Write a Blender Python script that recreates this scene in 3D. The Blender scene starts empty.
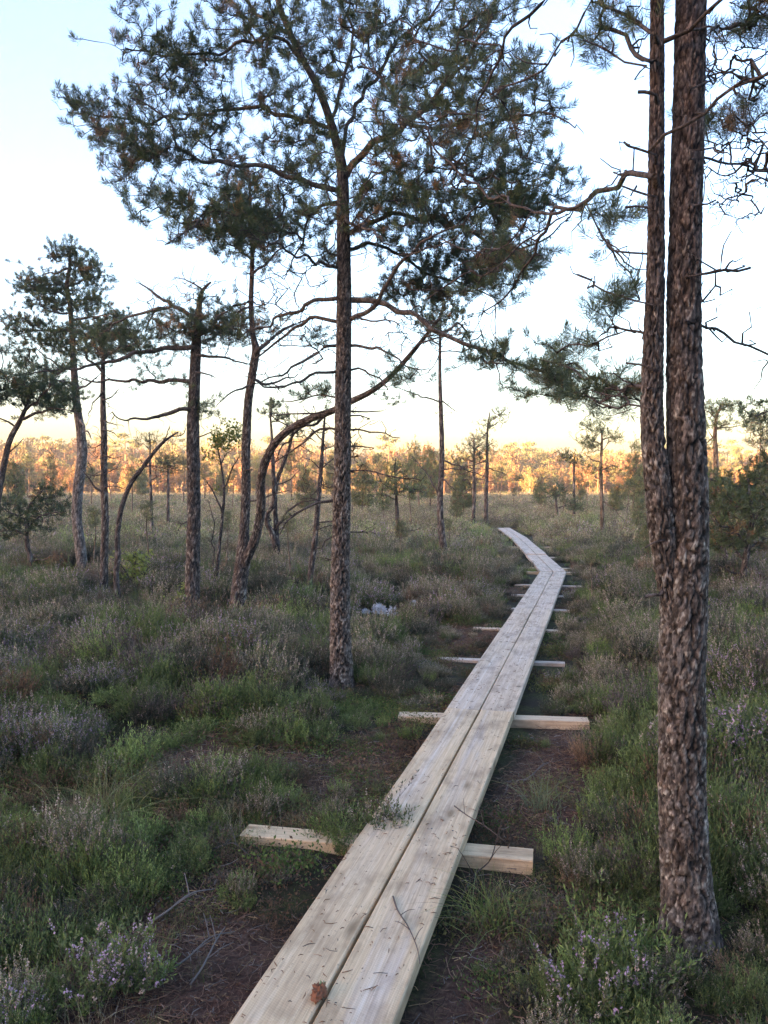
import bpy, math, random
import numpy as np
from mathutils import Matrix

SC = bpy.context.scene
COL = SC.collection
RNG = np.random.default_rng(7)
random.seed(7)

# ------------------------------------------------------------------ camera, sky, sun, exposure
FPX, CX, CY = 828.0, 384.0, 512.0
CAM_Z = 1.62
PITCH = math.atan(25 / FPX)
cam_d = bpy.data.cameras.new('camera')
cam_d.sensor_fit = 'VERTICAL'
cam_d.sensor_height = 36.0
cam_d.lens = FPX / 1024 * 36.0
cam_d.clip_start = 0.05
cam_d.clip_end = 3000
cam = bpy.data.objects.new('camera', cam_d)
COL.objects.link(cam)
cam.location = (0, 0, CAM_Z)
cam.rotation_euler = (math.radians(90) - PITCH, 0, 0)
SC.camera = cam

SUN_EL, SUN_AZ = 3.5, -128.0           # degrees; azimuth clockwise from +Y
w = bpy.data.worlds.new('World')
SC.world = w
w.use_nodes = True
nt = w.node_tree
bg = nt.nodes['Background']
sky = nt.nodes.new('ShaderNodeTexSky')
sky.sky_type = 'NISHITA'
sky.sun_disc = False
sky.sun_elevation = math.radians(SUN_EL)
sky.sun_rotation = math.radians(SUN_AZ)
sky.air_density = 1.0
sky.dust_density = 3.0
sky.ozone_density = 3.5
nt.links.new(sky.outputs[0], bg.inputs[0])
bg.inputs[1].default_value = 0.15
sd = bpy.data.lights.new('sun', 'SUN')
sd.energy = 2.5
sd.angle = math.radians(0.5)
sd.color = (1.0, 0.84, 0.62)
sun = bpy.data.objects.new('sun', sd)
COL.objects.link(sun)
el, az = math.radians(SUN_EL), math.radians(SUN_AZ)
sdir = np.array([math.sin(az) * math.cos(el), math.cos(az) * math.cos(el), math.sin(el)])
from mathutils import Vector
sun.rotation_euler = Vector(sdir).to_track_quat('Z', 'Y').to_euler()
sun.location = (30, -60, 20)
SC.view_settings.view_transform = 'Standard'
SC.view_settings.look = 'None'
SC.view_settings.gamma = 1.0
SC.view_settings.use_curve_mapping = False
SC.view_settings.exposure = 4.2
SC.view_settings.use_white_balance = True          # the phone's warm white balance in open shade
SC.view_settings.white_balance_temperature = 10300
SC.view_settings.white_balance_tint = 31
SC.render.engine = 'CYCLES'
SC.cycles.max_bounces = 4
SC.cycles.diffuse_bounces = 2
SC.cycles.glossy_bounces = 2
SC.cycles.transmission_bounces = 2
SC.cycles.transparent_max_bounces = 4
SC.cycles.use_adaptive_sampling = True

# ------------------------------------------------------------------ helpers
def px(x, y, d):
    """photo pixel at forward distance d -> world point"""
    yv = (CY - y) / FPX
    t = d / (math.cos(PITCH) + yv * math.sin(PITCH))
    return np.array([(x - CX) / FPX * t, d, CAM_Z + t * (-math.sin(PITCH) + yv * math.cos(PITCH))])

def gpx(x, y, z=0.05):
    d = (CAM_Z - z) * FPX / max(y - 487.0, 1.0)
    return np.array([(x - CX) / FPX * d, d])

def sstep(a, b, x):
    t = np.clip((x - a) / (b - a), 0, 1)
    return t * t * (3 - 2 * t)

def hash2(ix, iy, s):
    h = (ix.astype(np.int64) * 374761393 + iy.astype(np.int64) * 668265263 + s * 974634777) & 0xffffffff
    h = ((h ^ (h >> 13)) * 1274126177) & 0xffffffff
    h = (h ^ (h >> 16)) & 0xffffffff
    return h / 4294967295.0

def vnoise(x, y, s=0):
    x = np.asarray(x, float); y = np.asarray(y, float)
    ix = np.floor(x); iy = np.floor(y)
    fx = x - ix; fy = y - iy
    fx = fx * fx * (3 - 2 * fx); fy = fy * fy * (3 - 2 * fy)
    a = hash2(ix, iy, s); b = hash2(ix + 1, iy, s); c = hash2(ix, iy + 1, s); d = hash2(ix + 1, iy + 1, s)
    return (a * (1 - fx) + b * fx) * (1 - fy) + (c * (1 - fx) + d * fx) * fy

def vnoise_p(x, y, per, s=0):
    x = np.asarray(x, float); y = np.asarray(y, float)
    ix = np.floor(x); iy = np.floor(y)
    fx = x - ix; fy = y - iy
    fx = fx * fx * (3 - 2 * fx); fy = fy * fy * (3 - 2 * fy)
    i0 = np.mod(ix, per); i1 = np.mod(ix + 1, per)
    a = hash2(i0, iy, s); b = hash2(i1, iy, s); c = hash2(i0, iy + 1, s); d = hash2(i1, iy + 1, s)
    return (a * (1 - fx) + b * fx) * (1 - fy) + (c * (1 - fx) + d * fx) * fy

def fbm(x, y, s=0, o=4):
    v = 0; a = 0.5; n = 0
    for i in range(o):
        v = v + a * vnoise(x * 2 ** i, y * 2 ** i, s + i * 17); n += a; a *= 0.5
    return v / n

def voro(u, v, nu, s=0):
    """F1, F2 of a voronoi that wraps in u every nu cells; also a random value of the cell"""
    iu = np.floor(u); iv = np.floor(v)
    f1 = np.full(u.shape, 9.0); f2 = np.full(u.shape, 9.0); cid = np.zeros(u.shape)
    for du in (-1, 0, 1):
        for dv in (-1, 0, 1):
            cu = iu + du; cv = iv + dv
            wu = np.mod(cu, nu)
            pu = cu + 0.15 + 0.7 * hash2(wu, cv, s); pv = cv + 0.1 + 0.8 * hash2(wu, cv, s + 5)
            d = np.hypot(pu - u, pv - v)
            m = d < f1
            f2 = np.where(m, f1, np.minimum(f2, d))
            cid = np.where(m, hash2(wu, cv, s + 9), cid)
            f1 = np.where(m, d, f1)
    return f1, f2, cid

def catmull(P, n):
    """resample a polyline (k,dim) smoothly at n points by arc length"""
    P = np.asarray(P, float)
    if len(P) == 2:
        t = np.linspace(0, 1, n)[:, None]
        return P[0] * (1 - t) + P[1] * t
    Q = np.vstack([2 * P[0] - P[1], P, 2 * P[-1] - P[-2]])
    out = []
    for i in range(len(P) - 1):
        p0, p1, p2, p3 = Q[i:i + 4]
        t = np.linspace(0, 1, 12, endpoint=False)[:, None]
        out.append(0.5 * (2 * p1 + (p2 - p0) * t + (2 * p0 - 5 * p1 + 4 * p2 - p3) * t ** 2 + (-p0 + 3 * p1 - 3 * p2 + p3) * t ** 3))
    out = np.vstack(out + [P[-1:]])
    L = np.r_[0, np.cumsum(np.linalg.norm(np.diff(out[:, :3], axis=0), axis=1))]
    s = np.linspace(0, L[-1], n)
    return np.stack([np.interp(s, L, out[:, k]) for k in range(out.shape[1])], 1)

def plen(P):
    P = np.asarray(P, float)
    return float(np.linalg.norm(np.diff(P[:, :3], axis=0), axis=1).sum())

def norm(v):
    return v / np.maximum(np.linalg.norm(v, axis=-1, keepdims=True), 1e-9)

def frames(d):
    d = norm(d)
    ref = np.tile(np.array([0.31, 0.83, 0.46]), (len(d), 1))
    par = np.abs((d * ref).sum(1)) > 0.95
    ref[par] = (0.9, -0.3, 0.3)
    a = norm(np.cross(d, ref))
    b = np.cross(d, a)
    return a, b

class MB:
    """collects numpy geometry with a colour per vertex"""
    def __init__(s):
        s.v = []; s.f3 = []; s.f4 = []; s.c = []; s.n = 0; s.m3 = []; s.m4 = []
    def add(s, v, f3=None, f4=None, c=(1, 1, 1), mat=0):
        v = np.asarray(v, float).reshape(-1, 3)
        if f3 is not None and len(f3):
            f3 = np.asarray(f3, int).reshape(-1, 3); s.f3.append(f3 + s.n); s.m3.append(np.full(len(f3), mat))
        if f4 is not None and len(f4):
            f4 = np.asarray(f4, int).reshape(-1, 4); s.f4.append(f4 + s.n); s.m4.append(np.full(len(f4), mat))
        c = np.asarray(c, float)
        s.c.append(np.tile(c, (len(v), 1)) if c.ndim == 1 else c)
        s.v.append(v); s.n += len(v)
    def tube(s, P, R, n=8, c=(1, 1, 1), mat=0, cap=True):
        P = np.asarray(P, float); R = np.broadcast_to(np.asarray(R, float), (len(P),))
        d = np.gradient(P, axis=0)
        a, b = frames(d)
        an = np.arange(n) / n * 2 * math.pi
        ring = P[:, None] + R[:, None, None] * (np.cos(an)[None, :, None] * a[:, None] + np.sin(an)[None, :, None] * b[:, None])
        V = ring.reshape(-1, 3)
        i = np.arange(len(P) - 1)[:, None] * n; j = np.arange(n)[None]; k = (j + 1) % n
        F = np.stack([i + j, i + k, i + n + k, i + n + j], -1).reshape(-1, 4)
        C = c
        if np.asarray(c).ndim == 2:
            C = np.repeat(np.asarray(c), n, 0)
        f3 = None
        if cap:
            V = np.vstack([V, P[:1], P[-1:]])
            if np.asarray(C).ndim == 2: C = np.vstack([C, np.asarray(c)[:1], np.asarray(c)[-1:]])
            m = len(P) * n; jj = np.arange(n); kk = (jj + 1) % n; o = (len(P) - 1) * n
            f3 = np.vstack([np.stack([np.full(n, m), kk, jj], 1), np.stack([np.full(n, m + 1), o + jj, o + kk], 1)])
        s.add(V, f3, F, C, mat)
    def mesh(s, name, mats, smooth=True):
        V = np.vstack(s.v); C = np.vstack(s.c)
        f3 = np.vstack(s.f3) if s.f3 else np.zeros((0, 3), int)
        f4 = np.vstack(s.f4) if s.f4 else np.zeros((0, 4), int)
        me = bpy.data.meshes.new(name)
        me.vertices.add(len(V)); me.vertices.foreach_set('co', V.astype(np.float32).ravel())
        loops = np.r_[f3.ravel(), f4.ravel()].astype(np.int32)
        me.loops.add(len(loops)); me.loops.foreach_set('vertex_index', loops)
        np_ = len(f3) + len(f4)
        me.polygons.add(np_)
        st = np.r_[np.arange(len(f3)) * 3, len(f3) * 3 + np.arange(len(f4)) * 4].astype(np.int32)
        me.polygons.foreach_set('loop_start', st)
        try:
            me.polygons.foreach_set('loop_total', np.r_[np.full(len(f3), 3), np.full(len(f4), 4)].astype(np.int32))
        except Exception:
            pass
        mi = np.r_[np.concatenate(s.m3) if s.m3 else [], np.concatenate(s.m4) if s.m4 else []].astype(np.int32)
        me.polygons.foreach_set('material_index', mi)
        me.polygons.foreach_set('use_smooth', np.full(np_, smooth))
        at = me.attributes.new('Col', 'FLOAT_COLOR', 'POINT')
        at.data.foreach_set('color', np.c_[C, np.ones(len(C))].astype(np.float32).ravel())
        for m in (mats if isinstance(mats, (list, tuple)) else [mats]):
            me.materials.append(m)
        me.update(calc_edges=True)
        return me
    def obj(s, name, mats, parent=None, smooth=True, loc=None):
        o = bpy.data.objects.new(name, s.mesh(name, mats, smooth))
        COL.objects.link(o)
        if loc is not None: o.location = loc
        if parent is not None: o.parent = parent
        return o

def tag(o, label=None, cat=None, group=None, kind=None):
    if label: o['label'] = label
    if cat: o['category'] = cat
    if group: o['group'] = group
    if kind: o['kind'] = kind
    return o

def empty(name, loc, label, cat, group=None):
    o = bpy.data.objects.new(name, None)
    o.empty_display_size = 0.2
    COL.objects.link(o); o.location = loc
    return tag(o, label, cat, group)

# ------------------------------------------------------------------ materials
def newmat(name, rough=0.8, spec=0.3):
    m = bpy.data.materials.new(name); m.use_nodes = True
    b = m.node_tree.nodes['Principled BSDF']
    b.inputs['Roughness'].default_value = rough
    b.inputs['Specular IOR Level'].default_value = spec
    return m, m.node_tree, b

def N(t, typ, **kw):
    n = t.nodes.new(typ)
    for k, v in kw.items(): setattr(n, k, v)
    return n

def ramp(t, fac, stops):
    r = N(t, 'ShaderNodeValToRGB')
    e = r.color_ramp.elements
    while len(e) < len(stops): e.new(0.5)
    for i, (p, c) in enumerate(stops):
        e[i].position = p; e[i].color = (*c, 1) if len(c) == 3 else c
    t.links.new(fac, r.inputs[0]); return r

def mix(t, fac, a, b, blend='MIX'):
    m = N(t, 'ShaderNodeMix', data_type='RGBA', blend_type=blend)
    for sock, v in ((m.inputs[0], fac), (m.inputs[6], a), (m.inputs[7], b)):
        if hasattr(v, 'is_linked') or hasattr(v, 'links'): t.links.new(v, sock)
        elif isinstance(v, (int, float)): sock.default_value = v
        else: sock.default_value = (*v, 1)
    return m.outputs[2]

def leaf_mat(name, rough=0.6, spec=0.25, rnd=0.5, transl=0.0):
    """colour from the mesh attribute, each instance / object a little lighter or darker"""
    m, t, b = newmat(name, rough, spec)
    a = N(t, 'ShaderNodeAttribute', attribute_name='Col')
    oi = N(t, 'ShaderNodeObjectInfo')
    mr = N(t, 'ShaderNodeMapRange'); mr.inputs[3].default_value = 1 - rnd; mr.inputs[4].default_value = 1 + rnd
    t.links.new(oi.outputs['Random'], mr.inputs[0])
    vm = N(t, 'ShaderNodeVectorMath', operation='SCALE')
    t.links.new(a.outputs['Color'], vm.inputs[0]); t.links.new(mr.outputs[0], vm.inputs['Scale'])
    t.links.new(vm.outputs[0], b.inputs['Base Color'])
    if transl:
        out = t.nodes['Material Output']
        tr = N(t, 'ShaderNodeBsdfTranslucent'); ms = N(t, 'ShaderNodeMixShader'); ms.inputs[0].default_value = transl
        t.links.new(vm.outputs[0], tr.inputs[0]); t.links.new(b.outputs[0], ms.inputs[1]); t.links.new(tr.outputs[0], ms.inputs[2])
        t.links.new(ms.outputs[0], out.inputs[0])
    return m

def bark_mat(name, bump=0.5, scale=1.0):
    m, t, b = newmat(name, 0.9, 0.15)
    a = N(t, 'ShaderNodeAttribute', attribute_name='Col')
    tc = N(t, 'ShaderNodeTexCoord')
    mp = N(t, 'ShaderNodeMapping'); mp.inputs['Scale'].default_value = (1, 1, 0.45)
    t.links.new(tc.outputs['Object'], mp.inputs[0])
    n1 = N(t, 'ShaderNodeTexNoise'); n1.inputs['Scale'].default_value = 95 * scale; n1.inputs['Detail'].default_value = 6; n1.inputs['Roughness'].default_value = 0.7
    t.links.new(mp.outputs[0], n1.inputs[0])
    n2 = N(t, 'ShaderNodeTexNoise'); n2.inputs['Scale'].default_value = 22 * scale; n2.inputs['Detail'].default_value = 4
    t.links.new(mp.outputs[0], n2.inputs[0])
    r1 = ramp(t, n1.outputs[0], [(0.3, (0.55, 0.55, 0.55)), (0.7, (1.4, 1.4, 1.4))])
    r2 = ramp(t, n2.outputs[0], [(0.35, (0.75, 0.7, 0.68)), (0.65, (1.2, 1.2, 1.22))])
    c = mix(t, 1.0, a.outputs['Color'], r1.outputs[0], 'MULTIPLY')
    n3 = N(t, 'ShaderNodeTexVoronoi'); n3.inputs['Scale'].default_value = 130 * scale; t.links.new(mp.outputs[0], n3.inputs[0])
    r3 = ramp(t, n3.outputs['Color'], [(0.15, (0.55, 0.52, 0.5)), (0.6, (1.05, 1.05, 1.05)), (0.95, (1.6, 1.58, 1.5))])
    c = mix(t, 1.0, c, r3.outputs[0], 'MULTIPLY')
    c = mix(t, 1.0, c, r2.outputs[0], 'MULTIPLY')
    t.links.new(c, b.inputs['Base Color'])
    bp = N(t, 'ShaderNodeBump'); bp.inputs['Strength'].default_value = bump; bp.inputs['Distance'].default_value = 0.006
    t.links.new(n1.outputs[0], bp.inputs['Height']); t.links.new(bp.outputs[0], b.inputs['Normal'])
    return m

M_bark = bark_mat('pine_bark', 0.8)
M_twig = bark_mat('twig_bark', 0.3)
M_needle = leaf_mat('pine_needles', 0.5, 0.3, 0.12)
M_heath = leaf_mat('heather_leaves', 0.7, 0.15, 0.35, 0.33)
M_grass = leaf_mat('grass_blades', 0.55, 0.3, 0.3, 0.25)
M_leaf = leaf_mat('birch_leaves', 0.5, 0.3, 0.2, 0.3)
M_far = leaf_mat('far_leaves', 0.7, 0.2, 0.35, 0.2)
M_litter = leaf_mat('dead_twigs', 0.85, 0.15, 0.4)
M_lichen = leaf_mat('lichen', 0.95, 0.05, 0.1)

# ------------------------------------------------------------------ boardwalk line and terrain
BW = np.array([(-1.46, -2.6), (0.644, 5.52), (1.84, 10.15), (3.0, 14.65), (3.37, 18.3), (3.93, 24.0), (4.33, 30.0)])
BW[0, 0] = 0.644 + 0.2615 * (-2.6 - 5.52)
def bw_dist(x, y):
    x = np.asarray(x, float); y = np.asarray(y, float)
    best = np.full(np.broadcast(x, y).shape, 1e9)
    for i in range(len(BW) - 1):
        a, b = BW[i], BW[i + 1]; d = b - a
        t = np.clip(((x - a[0]) * d[0] + (y - a[1]) * d[1]) / (d @ d), 0, 1)
        best = np.minimum(best, np.hypot(x - a[0] - t * d[0], y - a[1] - t * d[1]))
    return best

def ground_h(x, y):
    x = np.asarray(x, float); y = np.asarray(y, float)
    d = bw_dist(x, y)
    m = sstep(0.55, 1.7, d)
    hum = 0.44 * (fbm(x / 1.9 + 3, y / 1.9, 11, 3) - 0.42) + 0.16 * (fbm(x / 6.0, y / 6.0, 23, 2) - 0.45) + 0.20 * (vnoise(x / 0.75 + 4, y / 0.75, 29) - 0.5)
    far = sstep(60, 25, y)
    sl = x - (0.644 + 0.2605 * (y - 5.52))
    left = sstep(-0.26, -0.5, sl) * sstep(3.0, 3.3, y) * sstep(6.4, 5.8, y) * (1 - m)
    small = 0.035 * (fbm(x / 0.35, y / 0.35, 31, 3) - 0.5)
    return m * hum * (0.35 + 0.65 * far) + small * (0.5 + 0.5 * m) * far + (0.024 + 0.010 * sstep(6.5, 8, y)) * (1 - m) + 0.022 * left - 0.01

def bare_mask(x, y):
    """1 where the bog shows bare peat"""
    d = bw_dist(x, y)
    n = fbm(x / 0.8 + 9, y / 0.8 + 2, 41, 3)
    b = sstep(0.66, 0.73, n) * sstep(16, 9, y)
    s = x - (0.644 + 0.2605 * (y - 5.52))          # metres right of the walk's middle
    b = np.maximum(b, sstep(0.85, 0.45, np.hypot((x + 0.72) / 0.62, (y - 2.62) / 0.62) + 0.9 * (n - 0.5)))
    b = np.maximum(b, sstep(0.9, 0.5, np.hypot((s - 0.52) / 0.34, (y - 4.6) / 1.3) + 1.0 * (n - 0.5)))
    b = np.maximum(b, sstep(0.9, 0.5, np.hypot((s - 0.40) / 0.24, (y - 2.2) / 0.95) + 1.0 * (n - 0.5)))
    b = np.maximum(b, 0.8 * sstep(0.9, 0.5, np.hypot((s + 0.55) / 0.40, (y - 4.6) / 0.7) + 1.0 * (n - 0.5)))
    b = np.maximum(b, 0.8 * sstep(0.9, 0.5, np.hypot((s + 0.8) / 0.7, (y - 8.2) / 1.3) + 1.4 * (n - 0.5)))
    return b * sstep(30, 14, y)

us = np.linspace(-1, 1, 460); X = 1.7 * np.sinh(us * 6.1)
vs = np.linspace(-0.62, 1, 520); Y = 4.0 + 2.0 * np.sinh(vs * 6.6)
GX, GY = np.meshgrid(X, Y)
GZ = ground_h(GX, GY)
g = MB()
nx, ny = len(X), len(Y)
ii = (np.arange(ny - 1)[:, None] * nx + np.arange(nx - 1)[None]).ravel()
bm_ = bare_mask(GX, GY)
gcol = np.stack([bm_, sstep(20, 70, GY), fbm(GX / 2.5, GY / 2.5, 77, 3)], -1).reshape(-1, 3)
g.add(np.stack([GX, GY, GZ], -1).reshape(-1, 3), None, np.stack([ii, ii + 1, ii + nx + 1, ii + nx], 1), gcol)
m, t, b = newmat('peat_ground', 0.95, 0.1)
at = N(t, 'ShaderNodeAttribute', attribute_name='Col')
sp = N(t, 'ShaderNodeSeparateColor'); t.links.new(at.outputs['Color'], sp.inputs[0])
tc = N(t, 'ShaderNodeTexCoord')
n1 = N(t, 'ShaderNodeTexNoise'); n1.inputs['Scale'].default_value = 38; n1.inputs['Detail'].default_value = 8; n1.inputs['Roughness'].default_value = 0.7
t.links.new(tc.outputs['Object'], n1.inputs[0])
n2 = N(t, 'ShaderNodeTexNoise'); n2.inputs['Scale'].default_value = 5; n2.inputs['Detail'].default_value = 5
t.links.new(tc.outputs['Object'], n2.inputs[0])
peat = ramp(t, n1.outputs[0], [(0.32, (0.038, 0.019, 0.015)), (0.52, (0.105, 0.052, 0.039)), (0.72, (0.21, 0.12, 0.085))])
moss = ramp(t, n1.outputs[0], [(0.3, (0.022, 0.022, 0.012)), (0.55, (0.05, 0.055, 0.022)), (0.75, (0.11, 0.10, 0.05))])
mossf = ramp(t, n2.outputs[0], [(0.42, (0, 0, 0)), (0.6, (1, 1, 1))])
near = mix(t, sp.outputs[0], mix(t, mossf.outputs[0], (0.035, 0.026, 0.018), moss.outputs[0]), peat.outputs[0])
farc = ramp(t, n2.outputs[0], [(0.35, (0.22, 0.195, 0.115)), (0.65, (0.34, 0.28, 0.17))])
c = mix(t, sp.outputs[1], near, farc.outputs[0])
t.links.new(c, b.inputs['Base Color'])
bp = N(t, 'ShaderNodeBump'); bp.inputs['Strength'].default_value = 0.9; bp.inputs['Distance'].default_value = 0.02
t.links.new(n1.outputs[0], bp.inputs['Height']); t.links.new(bp.outputs[0], b.inputs['Normal'])
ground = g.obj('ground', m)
tag(ground, 'dark brown peat and moss floor of the open bog', 'ground', None, 'structure')

# ------------------------------------------------------------------ boardwalk
def plank_mat(name, kind):
    m, t, b = newmat(name, 0.75, 0.25)
    tc = N(t, 'ShaderNodeTexCoord')
    at = N(t, 'ShaderNodeAttribute', attribute_name='Col')
    sp = N(t, 'ShaderNodeSeparateColor'); t.links.new(at.outputs['Color'], sp.inputs[0])
    oi = N(t, 'ShaderNodeObjectInfo')
    off = N(t, 'ShaderNodeVectorMath', operation='ADD')
    cx = N(t, 'ShaderNodeCombineXYZ'); mul = N(t, 'ShaderNodeMath', operation='MULTIPLY'); mul.inputs[1].default_value = 37.0
    t.links.new(oi.outputs['Random'], mul.inputs[0]); t.links.new(mul.outputs[0], cx.inputs[0]); t.links.new(mul.outputs[0], cx.inputs[1])
    t.links.new(tc.outputs['Object'], off.inputs[0]); t.links.new(cx.outputs[0], off.inputs[1])
    def noise(scale, sx, sy, det=4, ro=0.6, dist=0.0):
        mp = N(t, 'ShaderNodeMapping'); mp.inputs['Scale'].default_value = (sx, sy, sx)
        t.links.new(off.outputs[0], mp.inputs[0])
        n = N(t, 'ShaderNodeTexNoise'); n.inputs['Scale'].default_value = scale; n.inputs['Detail'].default_value = det
        n.inputs['Roughness'].default_value = ro; n.inputs['Distortion'].default_value = dist
        t.links.new(mp.outputs[0], n.inputs[0]); return n.outputs[0]
    grain = noise(1, 60, 1.6, 5, 0.65, 0.6)
    fine = noise(1, 260, 6, 3, 0.6)
    broad = noise(1, 7, 0.55, 3, 0.5, 0.8)
    speck = noise(1, 70, 45, 3, 0.6)
    stain = noise(1, 6, 3, 5, 0.65)
    fresh = ramp(t, grain, [(0.3, (0.46, 0.295, 0.175)), (0.5, (0.59, 0.40, 0.245)), (0.72, (0.67, 0.49, 0.325))])
    grey = ramp(t, grain, [(0.3, (0.36, 0.28, 0.23)), (0.5, (0.49, 0.39, 0.325)), (0.75, (0.59, 0.485, 0.41))])
    if kind == 'sleeper':
        c = mix(t, sp.outputs[2], fresh.outputs[0], grey.outputs[0])
    else:
        gf = ramp(t, broad, [(0.42, (0.08, 0.08, 0.08)), (0.66, (0.9, 0.9, 0.9))])
        # sawn heart side: grey in the middle of the plank, fresh sapwood along its edges
        edge = ramp(t, sp.outputs[0], [(0.0, (1, 1, 1)), (0.5, (0.9, 0.9, 0.9)), (0.72, (0.22, 0.22, 0.22)), (1.0, (0.0, 0.0, 0.0))])
        f = mix(t, 1.0, gf.outputs[0], edge.outputs[0], 'MULTIPLY')
        f2 = mix(t, sp.outputs[1], f, (0.85, 0.85, 0.85))
        c = mix(t, f2, fresh.outputs[0], grey.outputs[0])
        pith = ramp(t, sp.outputs[0], [(0.0, (1, 1, 1)), (0.045, (0.6, 0.6, 0.6)), (0.08, (0, 0, 0)), (1, (0, 0, 0))])
        pm = mix(t, 1.0, pith.outputs[0], ramp(t, broad, [(0.45, (0, 0, 0)), (0.6, (0.6, 0.6, 0.6))]).outputs[0], 'MULTIPLY')
        c = mix(t, pm, c, (0.66, 0.58, 0.48))
    fr = ramp(t, fine, [(0.3, (0.82, 0.82, 0.82)), (0.7, (1.12, 1.12, 1.12))])
    c = mix(t, 1.0, c, fr.outputs[0], 'MULTIPLY')
    st = ramp(t, stain, [(0.30, (0.58, 0.54, 0.52)), (0.52, (1, 1, 1)), (0.8, (1.08, 1.06, 1.05))])
    c = mix(t, 1.0, c, st.outputs[0], 'MULTIPLY')
    sk = ramp(t, speck, [(0.62, (0, 0, 0)), (0.72, (0.6, 0.6, 0.6))])
    c = mix(t, sk.outputs[0], c, (0.19, 0.135, 0.095))
    # knots
    mp = N(t, 'ShaderNodeMapping'); mp.inputs['Scale'].default_value = (5.5, 1.7, 1)
    t.links.new(off.outputs[0], mp.inputs[0])
    vo = N(t, 'ShaderNodeTexVoronoi'); vo.inputs['Scale'].default_value = 1.0; vo.feature = 'F1'
    t.links.new(mp.outputs[0], vo.inputs[0])
    kn = ramp(t, vo.outputs['Distance'], [(0.05, (0.85, 0.85, 0.85)), (0.10, (0.35, 0.35, 0.35)), (0.16, (0, 0, 0))])
    c = mix(t, kn.outputs[0], c, (0.20, 0.125, 0.07))
    t.links.new(c, b.inputs['Base Color'])
    wv = N(t, 'ShaderNodeTexWave', wave_type='BANDS', bands_direction='DIAGONAL')
    mpw = N(t, 'ShaderNodeMapping'); mpw.inputs['Scale'].default_value = (30, 62, 1)
    t.links.new(off.outputs[0], mpw.inputs[0]); t.links.new(mpw.outputs[0], wv.inputs[0]); wv.inputs['Scale'].default_value = 1.0; wv.inputs['Distortion'].default_value = 1.5
    ad = N(t, 'ShaderNodeMath', operation='MULTIPLY_ADD'); ad.inputs[1].default_value = 0.25
    t.links.new(wv.outputs['Fac'], ad.inputs[0]); t.links.new(grain, ad.inputs[2])
    bp = N(t, 'ShaderNodeBump'); bp.inputs['Strength'].default_value = 0.42; bp.inputs['Distance'].default_value = 0.004
    t.links.new(ad.outputs[0], bp.inputs['Height']); t.links.new(bp.outputs[0], b.inputs['Normal'])
    return m
M_plank = plank_mat('sawn_plank', 'plank')
M_sleeper = plank_mat('sawn_sleeper', 'sleeper')

boardwalk = empty('boardwalk', (BW[1][0], BW[1][1], 0.0),
                  'narrow pale timber boardwalk of two planks crossing the bog', 'boardwalk')
BWO = np.array([BW[1][0], BW[1][1], 0.0])
PW, PT, PTOP = 0.219, 0.048, 0.12

def plank(name, a, b, off, width, thick, ztop, mat, grey=0.0, fresh=0.0, seed=0, wob=0.004, sag=0.0):
    """a sawn board from a to b (2D), shifted sideways by off; local Y along the grain"""
    a = np.asarray(a, float); b = np.asarray(b, float)
    d = b - a; L = np.hypot(*d); u = d / L; nrm = np.array([u[1], -u[0]])
    c = (a + b) / 2 + nrm * off
    nyy = max(6, int(L / 0.12)); r = np.random.default_rng(seed)
    prof = []
    hw, ch = width / 2, 0.004
    top = np.linspace(-hw + ch, hw - ch, 9)
    prof += [(-hw, -thick), (-hw, -ch)] + [(xx, 0) for xx in top] + [(hw, -ch), (hw, -thick)]
    prof = np.array(prof); k = len(prof)
    ys = np.linspace(-L / 2, L / 2, nyy)
    s0 = seed * 13.7
    warp = wob * 2 * (vnoise(ys * 0.7 + s0, ys * 0, 3) - 0.5)
    edge = 0.006 * (vnoise(ys * 0.9 + s0, ys * 0 + 5, 4) - 0.5)
    cup = 0.002 * (r.random() - 0.5)
    V = np.zeros((nyy, k, 3))
    V[:, :, 0] = prof[None, :, 0] * (1 + edge[:, None] / hw)
    V[:, :, 1] = ys[:, None]
    V[:, :, 2] = prof[None, :, 1] + warp[:, None] + cup * (prof[None, :, 0] / hw) ** 2 - sag * (1 - (2 * ys[:, None] / L) ** 2)
    C = np.zeros((nyy, k, 3)); C[:, :, 0] = np.abs(prof[None, :, 0]) / hw; C[:, :, 1] = fresh; C[:, :, 2] = grey
    i = (np.arange(nyy - 1)[:, None] * k); j = np.arange(k)[None]; jj = (j + 1) % k
    F = np.stack([i + j, i + k + j, i + k + jj, i + jj], -1).reshape(-1, 4)
    mb = MB(); mb.add(V.reshape(-1, 3), None, F, C.reshape(-1, 3))
    e0 = V[0]; e1 = V[-1]
    for E, flip in ((e0, False), (e1, True)):
        cen = E.mean(0)[None]
        idx = np.arange(k); nxt = (idx + 1) % k
        f = np.stack([np.full(k, k), idx, nxt], 1) if not flip else np.stack([np.full(k, k), nxt, idx], 1)
        mb.add(np.vstack([E, cen]), f, None, np.tile((1.0, fresh, grey), (k + 1, 1)))
    o = mb.obj(name, mat, boardwalk, smooth=False)
    ang = math.atan2(-u[0], u[1])
    o.location = (c[0] - BWO[0], c[1] - BWO[1], ztop)
    o.rotation_euler = (0, 0, ang)
    return o
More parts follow.
